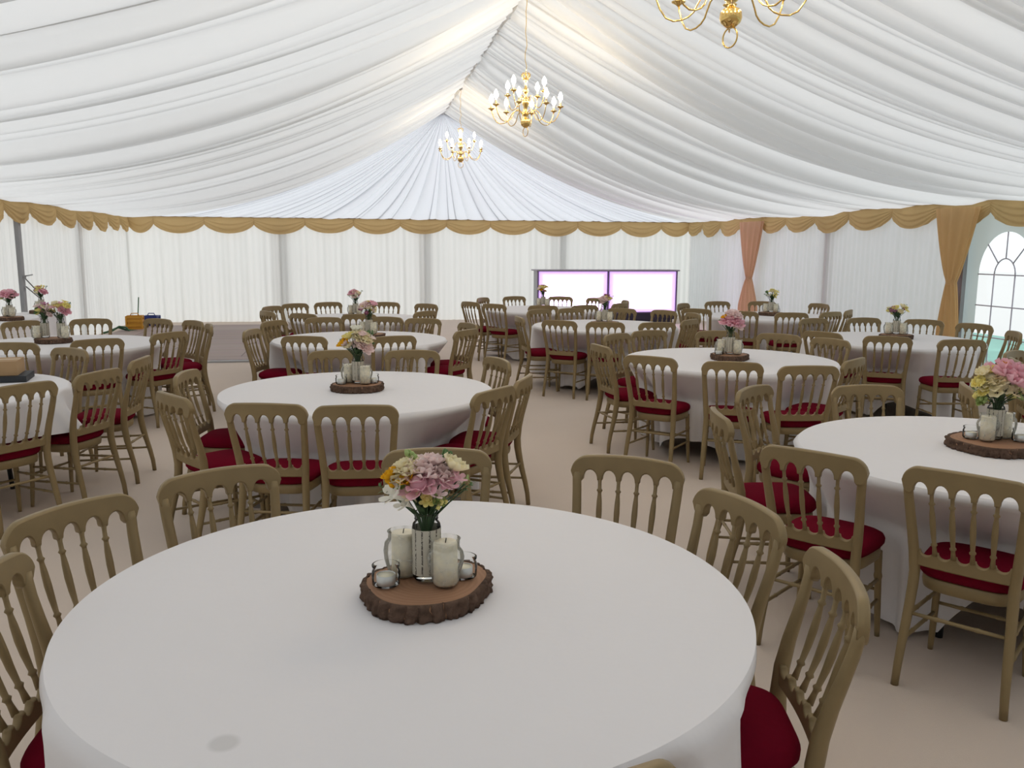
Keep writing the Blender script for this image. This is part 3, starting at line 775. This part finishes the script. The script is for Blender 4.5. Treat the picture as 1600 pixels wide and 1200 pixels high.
# trestle along the left wall
tr = empty('trestle_table', (-4.49, 12.4, 0), 0, 'narrow long table under white cloth along the left wall', 'table')
MB().box((0, 0, .738), (.54, 2.3, .022)).build('tabletop', M['ply'], tr)
for sx in (-1, 1):
    for sy in (-1, 1): MB().tube([(sx*.24, sy*1.05, .727), (sx*.24, sy*1.05, .3), (sx*.24, sy*1.05, 0)], .015, 8).build('leg', M['darkleg'], tr)
def tcloth():
    hx, hy = .285, 1.17; per = 2*(2*hx+2*hy); mb = MB(); n = 300
    def pt(s_):
        s_ %= per
        for (x0, y0, x1, y1) in ((-hx, -hy, hx, -hy), (hx, -hy, hx, hy), (hx, hy, -hx, hy), (-hx, hy, -hx, -hy)):
            L = hypot(x1-x0, y1-y0)
            if s_ <= L: t = s_/L; return lerp(x0, x1, t), lerp(y0, y1, t), (y1-y0)/L, -(x1-x0)/L
            s_ -= L
        return -hx, -hy, 0, -1
    def fn(u, v):
        x, y, nx, ny = pt(u*per); d = v*.735
        fo = .004+.018*sm(d/.6)*(sin(u*90)+.5*sin(u*151))*.5+.012*sm(d/.6)
        return (x+nx*fo, y+ny*fo, .7535-d)
    mb.grid(fn, n, 12, wrapu=True)
    i = len(mb.v); mb.v += [(-hx-.004, -hy-.004, .7535), (hx+.004, -hy-.004, .7535), (hx+.004, hy+.004, .7535), (-hx-.004, hy+.004, .7535)]; mb.f.append((i, i+1, i+2, i+3)); mb.sm.append(False)
    o = mb.build('tablecloth', M['cloth'], None, (-4.49, 12.4, 0)); tag(o, 'white cloth on the narrow long table along the left wall', 'tablecloth')
tcloth()

# ------------------------------------------------------------------ centrepieces
def blob(ph, a): return 1+.05*sin(2*a+ph)+.03*sin(3*a+2*ph)+.02*sin(5*a+ph*3)
def slice_meshes(seed, rad=.168, h=.045):
    ph = seed*1.7; n = 180; rr = random.Random(seed)
    ridges = [rr.uniform(-1, 1) for _ in range(60)]
    def rb(a, z):
        k = a/(2*pi)*30; f = k % 1; c = ridges[int(k) % 30]
        g = -.010*(1-min(1, abs(f-.5+.12*c)*2.6)**.5 if False else math.exp(-((f-.5+.15*c+.1*sin(z*90+k))/.10)**2))
        return rad*blob(ph, a)+.004*noise.noise(Vector((cos(a)*9, sin(a)*9, z*60+seed)))*2.5+g+.004*noise.noise(Vector((cos(a)*30, sin(a)*30, z*120+seed)))
    body = MB()
    def fb(u, v):
        a = u*2*pi; r = (rad*blob(ph, a)-.010)
        prof = [(0.02, h), (.5, h), (.97, h-.0005), (1.0, h-.002), (1.0, .002), (.5, .0)]
        p = prof[min(5, int(round(v*5)))]; return (r*p[0]*cos(a), r*p[0]*sin(a), p[1])
    body.grid(fb, 90, 5, wrapu=True); i = len(body.v)
    body.v.append((0, 0, h)); 
    for k in range(90): body.f.append((i, k, (k+1) % 90)); body.sm.append(False)
    bark = MB()
    zs = [(-.006, .003), (0, .001), (0, .010), (0, .018), (0, .027), (0, .036), (0, h-.003), (-.004, h+.001), (-.011, h+.0012)]
    def fk(u, v):
        a = u*2*pi; o_, z = zs[int(round(v*8))]; r = rb(a, z)+o_
        if o_ <= -.011: r = rad*blob(ph, a)-.013
        return (r*cos(a), r*sin(a), z)
    bark.grid(fk, n, 8, wrapu=True)
    return body, bark
SL = [slice_meshes(s_) for s_ in range(3)]
SLM = [(b.mesh('body', M['wood']), k.mesh('bark', M['bark'])) for b, k in SL]
def mobj(name, me, parent=None, loc=(0, 0, 0), rot=(0, 0, 0)):
    o = bpy.data.objects.new(name, me); C.objects.link(o); o.location = loc; o.rotation_euler = rot
    if parent: o.parent = parent
    return o
def jar_mesh(name, prof, mat, n=32): return MB().lathe(prof, n, close=False).mesh(name, mat)
# vase: straight jar with threaded neck
vase_me = jar_mesh('vase_glass', [(.001, .004), (.031, .004), (.035, .010), (.0355, .118), (.034, .124), (.029, .129), (.0285, .133), (.0305, .135), (.0285, .138), (.0305, .141), (.0285, .144), (.031, .148), (.0295, .1485), (.027, .146)], M['glass'])
paper_me = MB().lathe([(.0364, .018), (.0365, .02), (.0365, .114), (.0364, .116)], 40, close=False).mesh('paper_sleeve', M['paper'])
urn_me = jar_mesh('jar_glass', [(.001, .003), (.024, .003), (.030, .012), (.034, .030), (.041, .055), (.043, .068), (.040, .080), (.034, .088), (.032, .094), (.033, .108), (.0345, .110), (.032, .111)], M['frost'])
big_me = jar_mesh('jar_glass', [(.001, .003), (.030, .003), (.036, .010), (.044, .040), (.046, .062), (.043, .080), (.035, .090), (.035, .104), (.037, .106), (.034, .107)], M['frost'])
tl_me = jar_mesh('jar_glass', [(.001, .003), (.027, .003), (.031, .008), (.032, .040), (.029, .050), (.0285, .055), (.031, .057), (.031, .062), (.0285, .063)], M['glass'])
can_me = MB().lathe([(.0265, 0), (.0275, .002), (.0275, .092), (.0255, .096), (.010, .094), (.0005, .093)], 24).mesh('wax', M['wax'])
wick_me = MB().tube([(0, 0, .092), (.001, 0, .098), (.002, 0, .104)], .0012, 5).mesh('wick', M['wick'])
tea_me = MB().lathe([(.0185, 0), (.019, .001), (.019, .016), (.018, .016), (.018, .012), (.0005, .012)], 20).mesh('tin_cup', M['tin'])
twax_me = MB().lathe([(.0175, .011), (.0175, .0145), (.0005, .0145)], 20).mesh('wax', M['wax'])
peb = MB()
for i in range(26):
    a = rnd.uniform(0, 6.28); r = rnd.uniform(.004, .028); peb.ball((r*cos(a), r*sin(a), .010+rnd.uniform(0, .012)), rnd.uniform(.004, .006), 6, 4)
peb_me = peb.mesh('pebbles', M['pebble'])

# flower meshes (unit radius 1)
def petal(mb, base, dirv, ln, wd, cup, tilt, nu=4, nv=5, ruff=0.0, seed=0):
    """petal from base along dirv with cupping"""
    dirv = dirv.normalized(); up = Vector((0, 0, 1)); side = dirv.cross(up)
    side = side.normalized() if side.length > .05 else Vector((1, 0, 0)); nrm = side.cross(dirv).normalized()
    def fn(u, v):
        x = (u-.5)*2; prof = (sin(pi*(v*.86+.08))**.6)
        p = base + dirv*(ln*v) + side*(x*wd*prof*(.35+.65*v**.6)) + nrm*(cup*(x*x)*.6*wd + tilt*ln*v*v)
        if ruff: p += nrm*(ruff*sin(x*7+seed)*v*v)
        return p
    mb.grid(fn, nu, nv)
def peony(seed, n_out=9, layers=5, ruff=.08):
    rr = random.Random(seed); mb = MB()
    mb.ball((0, 0, .1), .5, 10, 7)
    for l in range(layers):
        f = l/(layers-1); k = n_out-l//2
        for i in range(k):
            a = 2*pi*(i+.5*(l % 2))/k + rr.uniform(-.2, .2)
            el = lerp(-.25, 1.2, f)+rr.uniform(-.12, .12)
            d = Vector((cos(a)*cos(el), sin(a)*cos(el), sin(el)))
            petal(mb, Vector((cos(a)*.18, sin(a)*.18, -.25+.25*f)), d, lerp(1.0, .72, f), lerp(.48, .34, f), .7, lerp(.30, -.35, f), ruff=ruff, seed=rr.uniform(0, 6))
    return mb
def rose(seed, n=4, open_=.7):
    rr = random.Random(seed); mb = MB(); mb.ball((0, 0, .25), .32, 8, 6, 1.3)
    for l in range(n):
        f = l/max(1, n-1); k = 6-l//2
        for i in range(k):
            a = 2*pi*(i+.5*(l % 2))/k+rr.uniform(-.15, .15); el = lerp(.25, 1.3, f)*open_+ (1-open_)*1.2
            d = Vector((cos(a)*cos(el), sin(a)*cos(el), sin(el)))
            petal(mb, Vector((cos(a)*.12, sin(a)*.12, -.2)), d, lerp(.98, .8, f), lerp(.5, .36, f), .8, lerp(.15, -.25, f), seed=i)
    return mb
def daisy(seed, k=7):
    mb = MB()
    for i in range(k):
        a = 2*pi*i/k; petal(mb, Vector((cos(a)*.1, sin(a)*.1, 0)), Vector((cos(a), sin(a), .35)), .9, .42, .4, .1, seed=i)
    return mb
def trumpet(seed):
    mb = MB(); mb.lathe([(.06, -.9), (.12, -.5), (.24, -.1), (.42, .15)], 12, close=False)
    for i in range(6):
        a = 2*pi*i/6; petal(mb, Vector((cos(a)*.3, sin(a)*.3, .0)), Vector((cos(a), sin(a), .55)), .75, .34, .3, .12, seed=i)
    return mb
def budspray(seed):
    rr = random.Random(seed); mb = MB()
    for i in range(7):
        c = Vector((rr.uniform(-.6, .6), rr.uniform(-.6, .6), rr.uniform(-.7, .7))); mb.ball(c, rr.uniform(.20, .32), 8, 5, 1.3)
        mb.tube([c, (c+Vector((0, 0, -1.2)))*.5, (0, 0, -1.2)], .05, 4)
    return mb
def leafspray(seed):
    rr = random.Random(seed); mb = MB()
    for i in range(9):
        a = rr.uniform(0, 6.28); z = rr.uniform(-.6, .5); d = Vector((cos(a), sin(a), rr.uniform(-.1, .9)))
        petal(mb, Vector((0, 0, z)), d, rr.uniform(.6, 1.0), .2, .2, -.1, nu=2, nv=4)
    mb.tube([(0, 0, -1), (0, 0, 0), (0, 0, .6)], .05, 4)
    return mb
FM = {}
def fmesh(kind, mat, seed=0):
    key = (kind, mat, seed)
    if key not in FM:
        f = {'peony': lambda: peony(seed), 'bud': lambda: peony(seed, 7, 3, 0.0), 'rose': lambda: rose(seed), 'daisy': lambda: daisy(seed), 'trumpet': lambda: trumpet(seed), 'spray': lambda: budspray(seed), 'leaves': lambda: leafspray(seed)}[kind]()
        FM[key] = f.mesh(kind, M[mat])
    return FM[key]
PN = {'peony': 'peony', 'bud': 'peony_bud', 'rose': 'rose', 'daisy': 'small_flower', 'trumpet': 'freesia', 'spray': 'bud_spray', 'leaves': 'leaf_spray'}
def bouquet(loc, flowers, label, lift=.022, scale=1.0, group='flower bouquets in jars'):
    """flowers: (x right, z up above slice top, y towards viewer, radius, kind, material)"""
    root = empty('flower_bouquet', (loc[0], loc[1], loc[2]+.044), -YAW, label, 'flowers', group)
    top = .150*1.0; st = MB(); k = 0
    for (x, z, y, r, kind, mat) in flowers:
        x, z, y, r = x*scale, top+(z+lift-top)*scale, y*scale, r*scale*(1.55 if r > .012 else 1.2)
        o = mobj(PN[kind], fmesh(kind, mat, k % 2), root, (x, -y, z))
        d = Vector((x, -y, max(.02, (z-.12)*.8)))
        o.rotation_mode = 'QUATERNION'; o.rotation_quaternion = Vector((0, 0, 1)).rotation_difference(d.normalized())
        o.scale = (r, r, r); k += 1
        a = Vector((x, -y, z-r*.2)); m_ = Vector((x*.22, -y*.22, .135)); c_ = Vector((-x*.12, y*.12, .012))
        st.tube([a, a.lerp(m_, .55)+Vector((0, 0, .004)), m_, m_.lerp(c_, .5), c_], .0022, 5)
    st.build('stems', M['stem'], root)
    lf = MB(); rr = random.Random(int(abs(loc[0])*100+abs(loc[1])*10))
    for i in range(16):
        a = rr.uniform(0, 6.28); d = Vector((cos(a)*.7, sin(a)*.7, rr.uniform(.5, 1.5)))
        petal(lf, Vector((cos(a)*.008, sin(a)*.008, .135+rr.uniform(0, .02))), d, rr.uniform(.05, .085), .012, .2, rr.uniform(-.3, .2), nu=2, nv=5)
    lf.build('leaves', M['stem'], root)
    return root
def centre(t, cx, cy, z, flowers, desc, where, seed=0, jars='LsRt', scale=1.0, slice_label=None, slab=True, off=0.0, mir=1, ss=1.0):
    """cx,cy: world point; jars placed in a frame turned to the camera"""
    hs = .046
    if slab: root = empty('wood_slice', (cx, cy, z), seed*.9, slice_label or ('round bark edged wood slice on %s' % where), 'wood slice', 'wood slices under the centrepieces')
    if slab: b, k = SLM[seed % 3]; mobj('slab', b, root); mobj('bark', k, root); root.scale = (ss, ss, 1)
    def W(x, y):
        x *= mir
        return (cx + x*cos(-YAW) + y*sin(YAW)*-1*-1*0 + (-y)*(-sin(-YAW)), cy + x*sin(-YAW) + (-y)*cos(-YAW), z+hs)
    v = empty('vase', W(off, .0), seed, 'jar vase wrapped in printed paper, %s' % where, 'vase', 'paper wrapped jar vases')
    mobj('glass', vase_me, v); mobj('paper_sleeve', paper_me, v); v.scale = (1.08, 1.08, 1.3)
    bouquet(W(off, 0), flowers, desc + ' bouquet, ' + where, lift=-.022 if seed == 0 else -.045, scale=scale)
    def cand(x, y, me, lab):
        o = mobj('candle_jar', me, None, W(x, y)); tag(o, lab + ' glass candle jar, ' + where, 'jar', 'glass candle jars')
        c = empty('candle', W(x, y), 0, 'cream candle in ' + lab + ' jar, ' + where, 'candle', 'cream candles')
        c.location.z += .008; o.scale = c.scale = (1.18, 1.18, 1.2); mobj('wax', can_me, c); mobj('wick', wick_me, c)
    def tea(x, y, lab):
        o = mobj('tealight_jar', tl_me, None, W(x, y)); tag(o, lab + ' small clear jar, ' + where, 'jar', 'small tealight jars')
        c = empty('tealight', W(x, y), 0, 'tealight in ' + lab + ' small jar, ' + where, 'tealight', 'tealights')
        c.location.z += .0055; o.scale = (1.2, 1.2, .97); c.scale = (1.35, 1.35, 1.7); mobj('tin_cup', tea_me, c); mobj('wax', twax_me, c)
    if 'L' in jars: cand(-.068 if not off else -.13, -.035 if not off else .05, big_me, 'left rounded' if mir > 0 else 'rear rounded')
    if 'R' in jars: cand(.054 if not off else .14, .040, urn_me, 'right textured' if mir > 0 else 'front textured')
    if 's' in jars: tea(-.105, .042, 'front left' if mir > 0 else 'front right')
    if 't' in jars: tea(.098, -.02, 'right' if mir > 0 else 'left')
    if 'p' in jars:
        o = mobj('pebbles', peb_me, None, W(.054, .040)); tag(o, 'dark pebbles around the candle in the textured jar, ' + where, 'pebbles', kind='stuff')

FL = {
 'T1': [(-.017, .262, .035, .036, 'bud', 'pink'), (-.010, .300, .0, .040, 'peony', 'pale'), (.045, .285, -.01, .036, 'peony', 'pale'), (.060, .262, .035, .026, 'trumpet', 'pink'), (.035, .240, .05, .022, 'trumpet', 'pale'),
        (-.055, .300, .0, .034, 'peony', 'cream'), (.080, .305, .0, .032, 'rose', 'cream'), (-.100, .282, .01, .022, 'rose', 'yel'), (-.100, .262, .02, .015, 'spray', 'yel'), (-.052, .275, .045, .020, 'trumpet', 'yel'), (-.060, .265, .03, .014, 'bud', 'lgreen'),
        (-.085, .235, .04, .034, 'trumpet', 'white'), (-.055, .210, .045, .024, 'trumpet', 'white'), (-.035, .232, .05, .020, 'trumpet', 'cream'), (.040, .222, .04, .015, 'bud', 'lgreen'), (.008, .222, .05, .013, 'bud', 'lem'), (.045, .205, .045, .014, 'spray', 'lem'),
        (-.040, .335, -.02, .018, 'spray', 'lgreen'), (.055, .335, -.02, .016, 'spray', 'leaf'), (-.125, .240, 0, .018, 'leaves', 'leaf'), (.115, .262, 0, .018, 'leaves', 'lgreen'), (.120, .248, .0, .016, 'leaves', 'leaf'), (.095, .28, .02, .020, 'trumpet', 'pink'), (.025, .32, .0, .026, 'rose', 'pale')],
}
def gen(seed, big, mats, n=13, wide=.085, zc=.27):
    rr = random.Random(seed); out = []
    for (x, z, r, k, mt) in big: out.append((x, z, .02, r, k, mt))
    for i in range(n):
        a = rr.uniform(0, 6.28); q = sqrt(rr.uniform(.1, 1)); kd = rr.choice(['rose', 'rose', 'daisy', 'trumpet', 'spray'])
        out.append((cos(a)*q*wide, zc+sin(a)*q*wide*.75, rr.uniform(-.03, .05), rr.uniform(.020, .030), kd, rr.choice(mats)))
    out.append((-.09, zc-.01, 0, .02, 'leaves', 'leaf')); out.append((.085, zc+.04, 0, .02, 'leaves', 'leaf'))
    return out
FL['T9'] = gen(5, [(.050, .315, .068, 'peony', 'pink'), (-.045, .290, .040, 'peony', 'cream'), (-.095, .275, .030, 'rose', 'lem'), (-.085, .325, .028, 'rose', 'cream'), (-.05, .335, .024, 'rose', 'lem'), (.02, .37, .018, 'trumpet', 'yel')], ['cream', 'lem', 'white', 'lgreen'], 8, .10, .25)
FL['T9'] += [(x, .235+.01*(i % 2), .05, .026, 'daisy', 'cream') for i, x in enumerate((-.04, .0, .04, .08, .11))] + [(x, .24+.01*(i % 2), .066, .0035, 'bud', 'centre') for i, x in enumerate((-.04, .0, .04, .08, .11))]
FL['T8'] = gen(6, [(.0, .285, .062, 'peony', 'pink'), (.01, .345, .045, 'peony', 'pale'), (-.065, .32, .022, 'rose', 'yel'), (.04, .26, .04, 'peony', 'pale')], ['cream', 'lem', 'pale'], 5, .07, .29)
FL['T2'] = gen(7, [(-.08, .26, .030, 'rose', 'yel'), (-.045, .30, .030, 'rose', 'lem'), (-.06, .28, .022, 'trumpet', 'yel'), (.0, .345, .028, 'rose', 'white'), (.045, .25, .036, 'peony', 'pale'), (.04, .30, .034, 'peony', 'cream')], ['white', 'cream', 'pale', 'leaf'], 13, .085, .28)
FL['T3'] = gen(8, [(-.04, .30, .042, 'peony', 'pale'), (.05, .31, .036, 'rose', 'pink'), (.0, .27, .03, 'rose', 'cream')], ['pale', 'pink', 'cream', 'lem', 'mauve'], 13)
FL['T3b'] = gen(9, [(-.03, .30, .042, 'peony', 'pink'), (.04, .29, .03, 'rose', 'cream')], ['cream', 'pale', 'mauve', 'white'], 11, .07)
FL['T7'] = gen(10, [(.0, .28, .036, 'rose', 'lem')], ['lem', 'cream', 'yel', 'pale', 'mauve'], 12, .065)
FL['T6'] = gen(11, [(-.01, .29, .040, 'peony', 'pale'), (.05, .29, .028, 'rose', 'lem')], ['pale', 'cream', 'lem', 'mauve'], 12, .07)
FL['T10'] = gen(12, [(-.03, .28, .032, 'rose', 'lem'), (.04, .30, .03, 'rose', 'cream'), (.06, .27, .018, 'daisy', 'mauve')], ['lem', 'cream', 'leaf', 'lem', 'mauve'], 13, .08)
FL['T11'] = gen(13, [(.0, .30, .034, 'rose', 'cream')], ['cream', 'lem', 'white', 'mauve', 'leaf'], 13, .08)
FL['A'] = gen(14, [(-.03, .27, .030, 'rose', 'lem'), (.02, .30, .03, 'rose', 'cream')], ['lem', 'cream', 'pale', 'leaf', 'mauve'], 13, .085, .27)
FL['B'] = gen(15, [(.05, .27, .034, 'peony', 'pink'), (.0, .30, .034, 'rose', 'lem')], ['cream', 'lem', 'pink', 'white'], 13, .09, .28)
FL['C'] = gen(16, [(.01, .29, .065, 'peony', 'pink'), (-.05, .32, .024, 'rose', 'cream')], ['white', 'cream', 'leaf', 'lem'], 9, .085, .27)
FL['D'] = gen(17, [(.05, .27, .036, 'peony', 'pink'), (-.01, .31, .034, 'rose', 'lem')], ['cream', 'lem', 'mauve'], 9, .07, .29)
Z0 = TZ+.0005
centre('T1', .178, 2.21, Z0, FL['T1'], 'pink, cream and yellow', 'big foreground table', 0, 'LsRtp', .9, ss=1.05)
centre('T9', 3.01, 3.51, Z0, FL['T9'], 'cream with one large pink peony', 'right foreground table', 1, 'LsRtp', mir=-1, ss=1.22)
centre('T8', T['T8'][0], T['T8'][1], Z0, FL['T8'], 'pink peony ball', 'table right of centre', 2, 'LRs', 1.0)
centre('T2', T['T2'][0], T['T2'][1], Z0, FL['T2'], 'white and orange yellow', 'second table straight back', 3, 'LsRt', 1.1)
centre('T3', .15, 9.12, Z0, FL['T3'], 'pink and cream', 'third centre left table', 4, 'LR', 1.0)
centre('T3b', T['T3b'][0], T['T3b'][1], Z0, FL['T3b'], 'small pink and mauve', 'farthest centre left table', 5, 'LR')
centre('T7', T['T7'][0], T['T7'][1], Z0, FL['T7'], 'small yellow and cream', 'farthest table before the lit bar', 6, 'LR')
centre('T6', T['T6'][0], T['T6'][1], Z0, FL['T6'], 'blush pink and lemon', 'third table back right of centre', 7, 'LR')
centre('T10', 5.80, 8.32, Z0, FL['T10'], 'lemon yellow and mauve', 'table near the arched window', 8, 'LRt')
centre('T11', 6.02, 11.6, Z0, FL['T11'], 'cream and green', 'far table by the peach drape', 9, 'LRt')
centre('T4', -2.94, 9.08, Z0, FL['A'], 'cream and dark green', 'left of the pair on the left table', 10, 'L', 1.0, off=-.075)
centre('T4', -2.94, 9.08, Z0, FL['B'], 'cream, lemon and pink', 'right of the pair on the left table', 11, 'R', 1.1, slab=False, off=.085)
centre('T13', -4.40, 12.05, .754, FL['C'], 'big pink peony', 'near end of the long wall table', 12, 'LR')
centre('T14', -4.42, 13.28, .754, FL['D'], 'lemon and pink', 'far end of the long wall table', 13, 'L', 1.0)

# boxes on the left table
o = MB().box((0, 0, .022), (.42, .30, .044)).build('flat_box', M['black'], None, (-2.50, 6.52, Z0+.001), .16)
tag(o, 'flat black box on the left table under the cardboard box', 'box')
cb = empty('cardboard_box', (-2.53, 6.53, Z0+.0465), .16, 'brown cardboard box on top of the flat black box, left table', 'box')
MB().box((0, 0, .05), (.36, .26, .10)).build('carton', M['lead'], cb)
MB().box((0, 0, .1005), (.36, .05, .0015)).build('tape', nmat('tape', (.5, .34, .18), .35), cb)

# ------------------------------------------------------------------ lit bar
bar = empty('bar_counter', (5.76, 18.9, 0), 0, 'low bar counter with two glowing white and violet front panels', 'bar counter')
MB().box((0, .30, .66), (3.30, .46, 1.12)).build('cabinet', nmat('bar_body', (.35, .36, .38), .5), bar)
MB().box((0, .27, 1.235), (3.40, .62, .03)).build('bar_top', nmat('bar_top', (.30, .27, .33), .4), bar)
MB().box((0, .30, .05), (3.20, .42, .10)).build('plinth', M['plinth'], bar)
MB().box((0, .075, .185), (3.36, .03, .17)).build('kick_board', M['plinth'], bar)
for cx_ in (-.83, .83):
    MB().box((0, 0, 0), (1.60, .035, .93)).build('lit_panel', M['barlit'], bar, (cx_, .045, .745))
fr = MB()
for x in (-1.655, 0, 1.655): fr.box((x, .045, .745), (.03, .05, .98))
for z in (.265, 1.222): fr.box((0, .045, z), (3.34, .05, .022))
fr.build('panel_frame', nmat('bar_frame', (.16, .11, .22), .4), bar)

# ------------------------------------------------------------------ things in the back left corner
def crate(loc, mat, label, w_, d_, h_, rz=0):
    r = empty('storage_crate', loc, rz, label, 'crate'); b = MB()
    for z in (.02, h_*.35, h_*.66, h_-.02):
        for s_ in (-1, 1): b.box((0, s_*d_/2, z), (w_, .012, .045)); b.box((s_*w_/2, 0, z), (.012, d_, .045))
    for sx in (-1, 1):
        for sy in (-1, 1): b.box((sx*w_/2, sy*d_/2, h_/2), (.03, .03, h_))
    b.box((0, 0, .01), (w_, d_, .02)); b.box((0, 0, h_*.45), (w_-.03, d_-.03, h_*.8)); b.build('body', mat, r)
    hd = MB(); hd.tube([(-w_*.3, 0, h_-.01), (-w_*.2, 0, h_+.05), (w_*.2, 0, h_+.05), (w_*.3, 0, h_-.01)], .01, 6); hd.build('handle', mat, r)
crate((-4.48, 18.75, .001), M['yellow'], 'orange yellow plastic crate on the floor in the back left corner', .30, .26, .30, .1)
crate((-4.33, 19.55, .001), M['blue'], 'dark blue plastic crate behind the yellow one, back left corner', .28, .24, .24, -.1)
cb2 = MB(); cb2.tube([(-.35, -.25, .02), (-.22, -.12, .05), (-.12, .02, .12), (0, .05, .10), (.1, -.05, .015), (.3, -.1, .012)], .02, 7)
cb2.tube([(-.3, -.1, .03), (-.15, .06, .10), (-.02, .1, .05), (.2, .12, .014)], .02, 7)
o = cb2.build('coiled_cable', M['green'], None, (-4.55, 18.25, 0)); tag(o, 'dark cable heap on the floor left of the yellow crate', 'cable')
o = MB().tube([(0, 0, 0.01), (.03, .3, .25), (.0, .55, .55), (-.01, .62, .62)], .012, 6).build('cable', M['green'], None, (-4.62, 19.2, 0)); tag(o, 'green cable climbing the corner behind the yellow crate', 'cable')

# ------------------------------------------------------------------ chandeliers
def chandelier(y, zb, label):
    root = empty('chandelier', (RX, y, zb), y*1.3, label, 'chandelier', 'brass chandeliers under the ridge')
    br = M['brass']
    MB().tube([(.045*cos(a*pi/12), 0, .045+.045*sin(a*pi/12)-.045) for a in range(-6, 19)], .004, 6).build('ring', br, root)
    MB().lathe([(.006, .04), (.022, .045), (.045, .065), (.052, .085), (.050, .11), (.040, .125), (.018, .135), (.014, .15), (.032, .165), (.036, .18), (.020, .195), (.014, .215), (.020, .24),
                (.034, .27), (.040, .30), (.030, .325), (.014, .34), (.012, .37), (.024, .385), (.030, .405), (.018, .425), (.010, .44), (.009, .48), (.022, .495), (.024, .512), (.010, .53), (.006, .56), (.003, .575)], 24).build('column', br, root)
    cr = MB()
    for i in range(8):
        a = 2*pi*i/8; cr.tube([(.010*cos(a), .010*sin(a), .50), (.04*cos(a), .04*sin(a), .53), (.045*cos(a), .045*sin(a), .56), (.028*cos(a), .028*sin(a), .575)], [.005, .004, .004, .006], 6)
    cr.build('crown', br, root)
    tiers = [(8, .355, .16, .235, 0), (4, .22, .30, .375, pi/8)]
    for n, rad, zc, zcup, off in tiers:
        for i in range(n):
            a = 2*pi*i/n+off; c, s_ = cos(a), sin(a)
            pp = []
            for k in range(15):
                t = k/14
                if t < .4: q = t/.4; r = lerp(.02, rad*.42, q); z = zc+.05*sin(q*pi*.9)
                else: q = (t-.4)/.6; r = rad*.72-rad*.28*cos(q*pi); z = zc+.0 - .075*sin(q*pi) + (zcup-zc-.0)*sm((q-.55)/.45)
                pp.append((r*c, r*s_, z))
            arm = MB().tube(pp, .0045, 6); e = Vector((rad*c, rad*s_, zcup))
            o = arm.build('arm', br, root)
            MB().lathe([(.004, -.02), (.012, -.012), (.034, .0), (.036, .004), (.012, .006), (.012, .020), (.011, .022)], 16, e).build('drip_pan', br, o)
            MB().lathe([(.010, .018), (.010, .062)], 12, e).build('sleeve', M['sleeve'], o)
            MB().lathe([(.008, .060), (.020, .076), (.024, .094), (.017, .118), (.006, .140), (.001, .146)], 12, e).build('bulb', M['bulb'], o)
    top = RZ-.05-zb
    pts = [(0.012*sin(k*1.9)*(0 < k < 12), .006*cos(k*1.3)*(0 < k < 12), lerp(.57, top, k/12)) for k in range(13)]
    MB().tube(pts, .0035, 6).build('cable', M['brass'], root)
    MB().lathe([(.004, top-.03), (.03, top-.012), (.035, top)], 12).build('ceiling_hook', M['steel'], root)
chandelier(3.92, 2.68, 'nearest brass chandelier, cut off by the top of the frame')
chandelier(8.77, 2.88, 'middle brass chandelier with lit candle bulbs on a long cable')
chandelier(14.1, 3.05, 'farthest brass chandelier hanging before the fan of pleats')
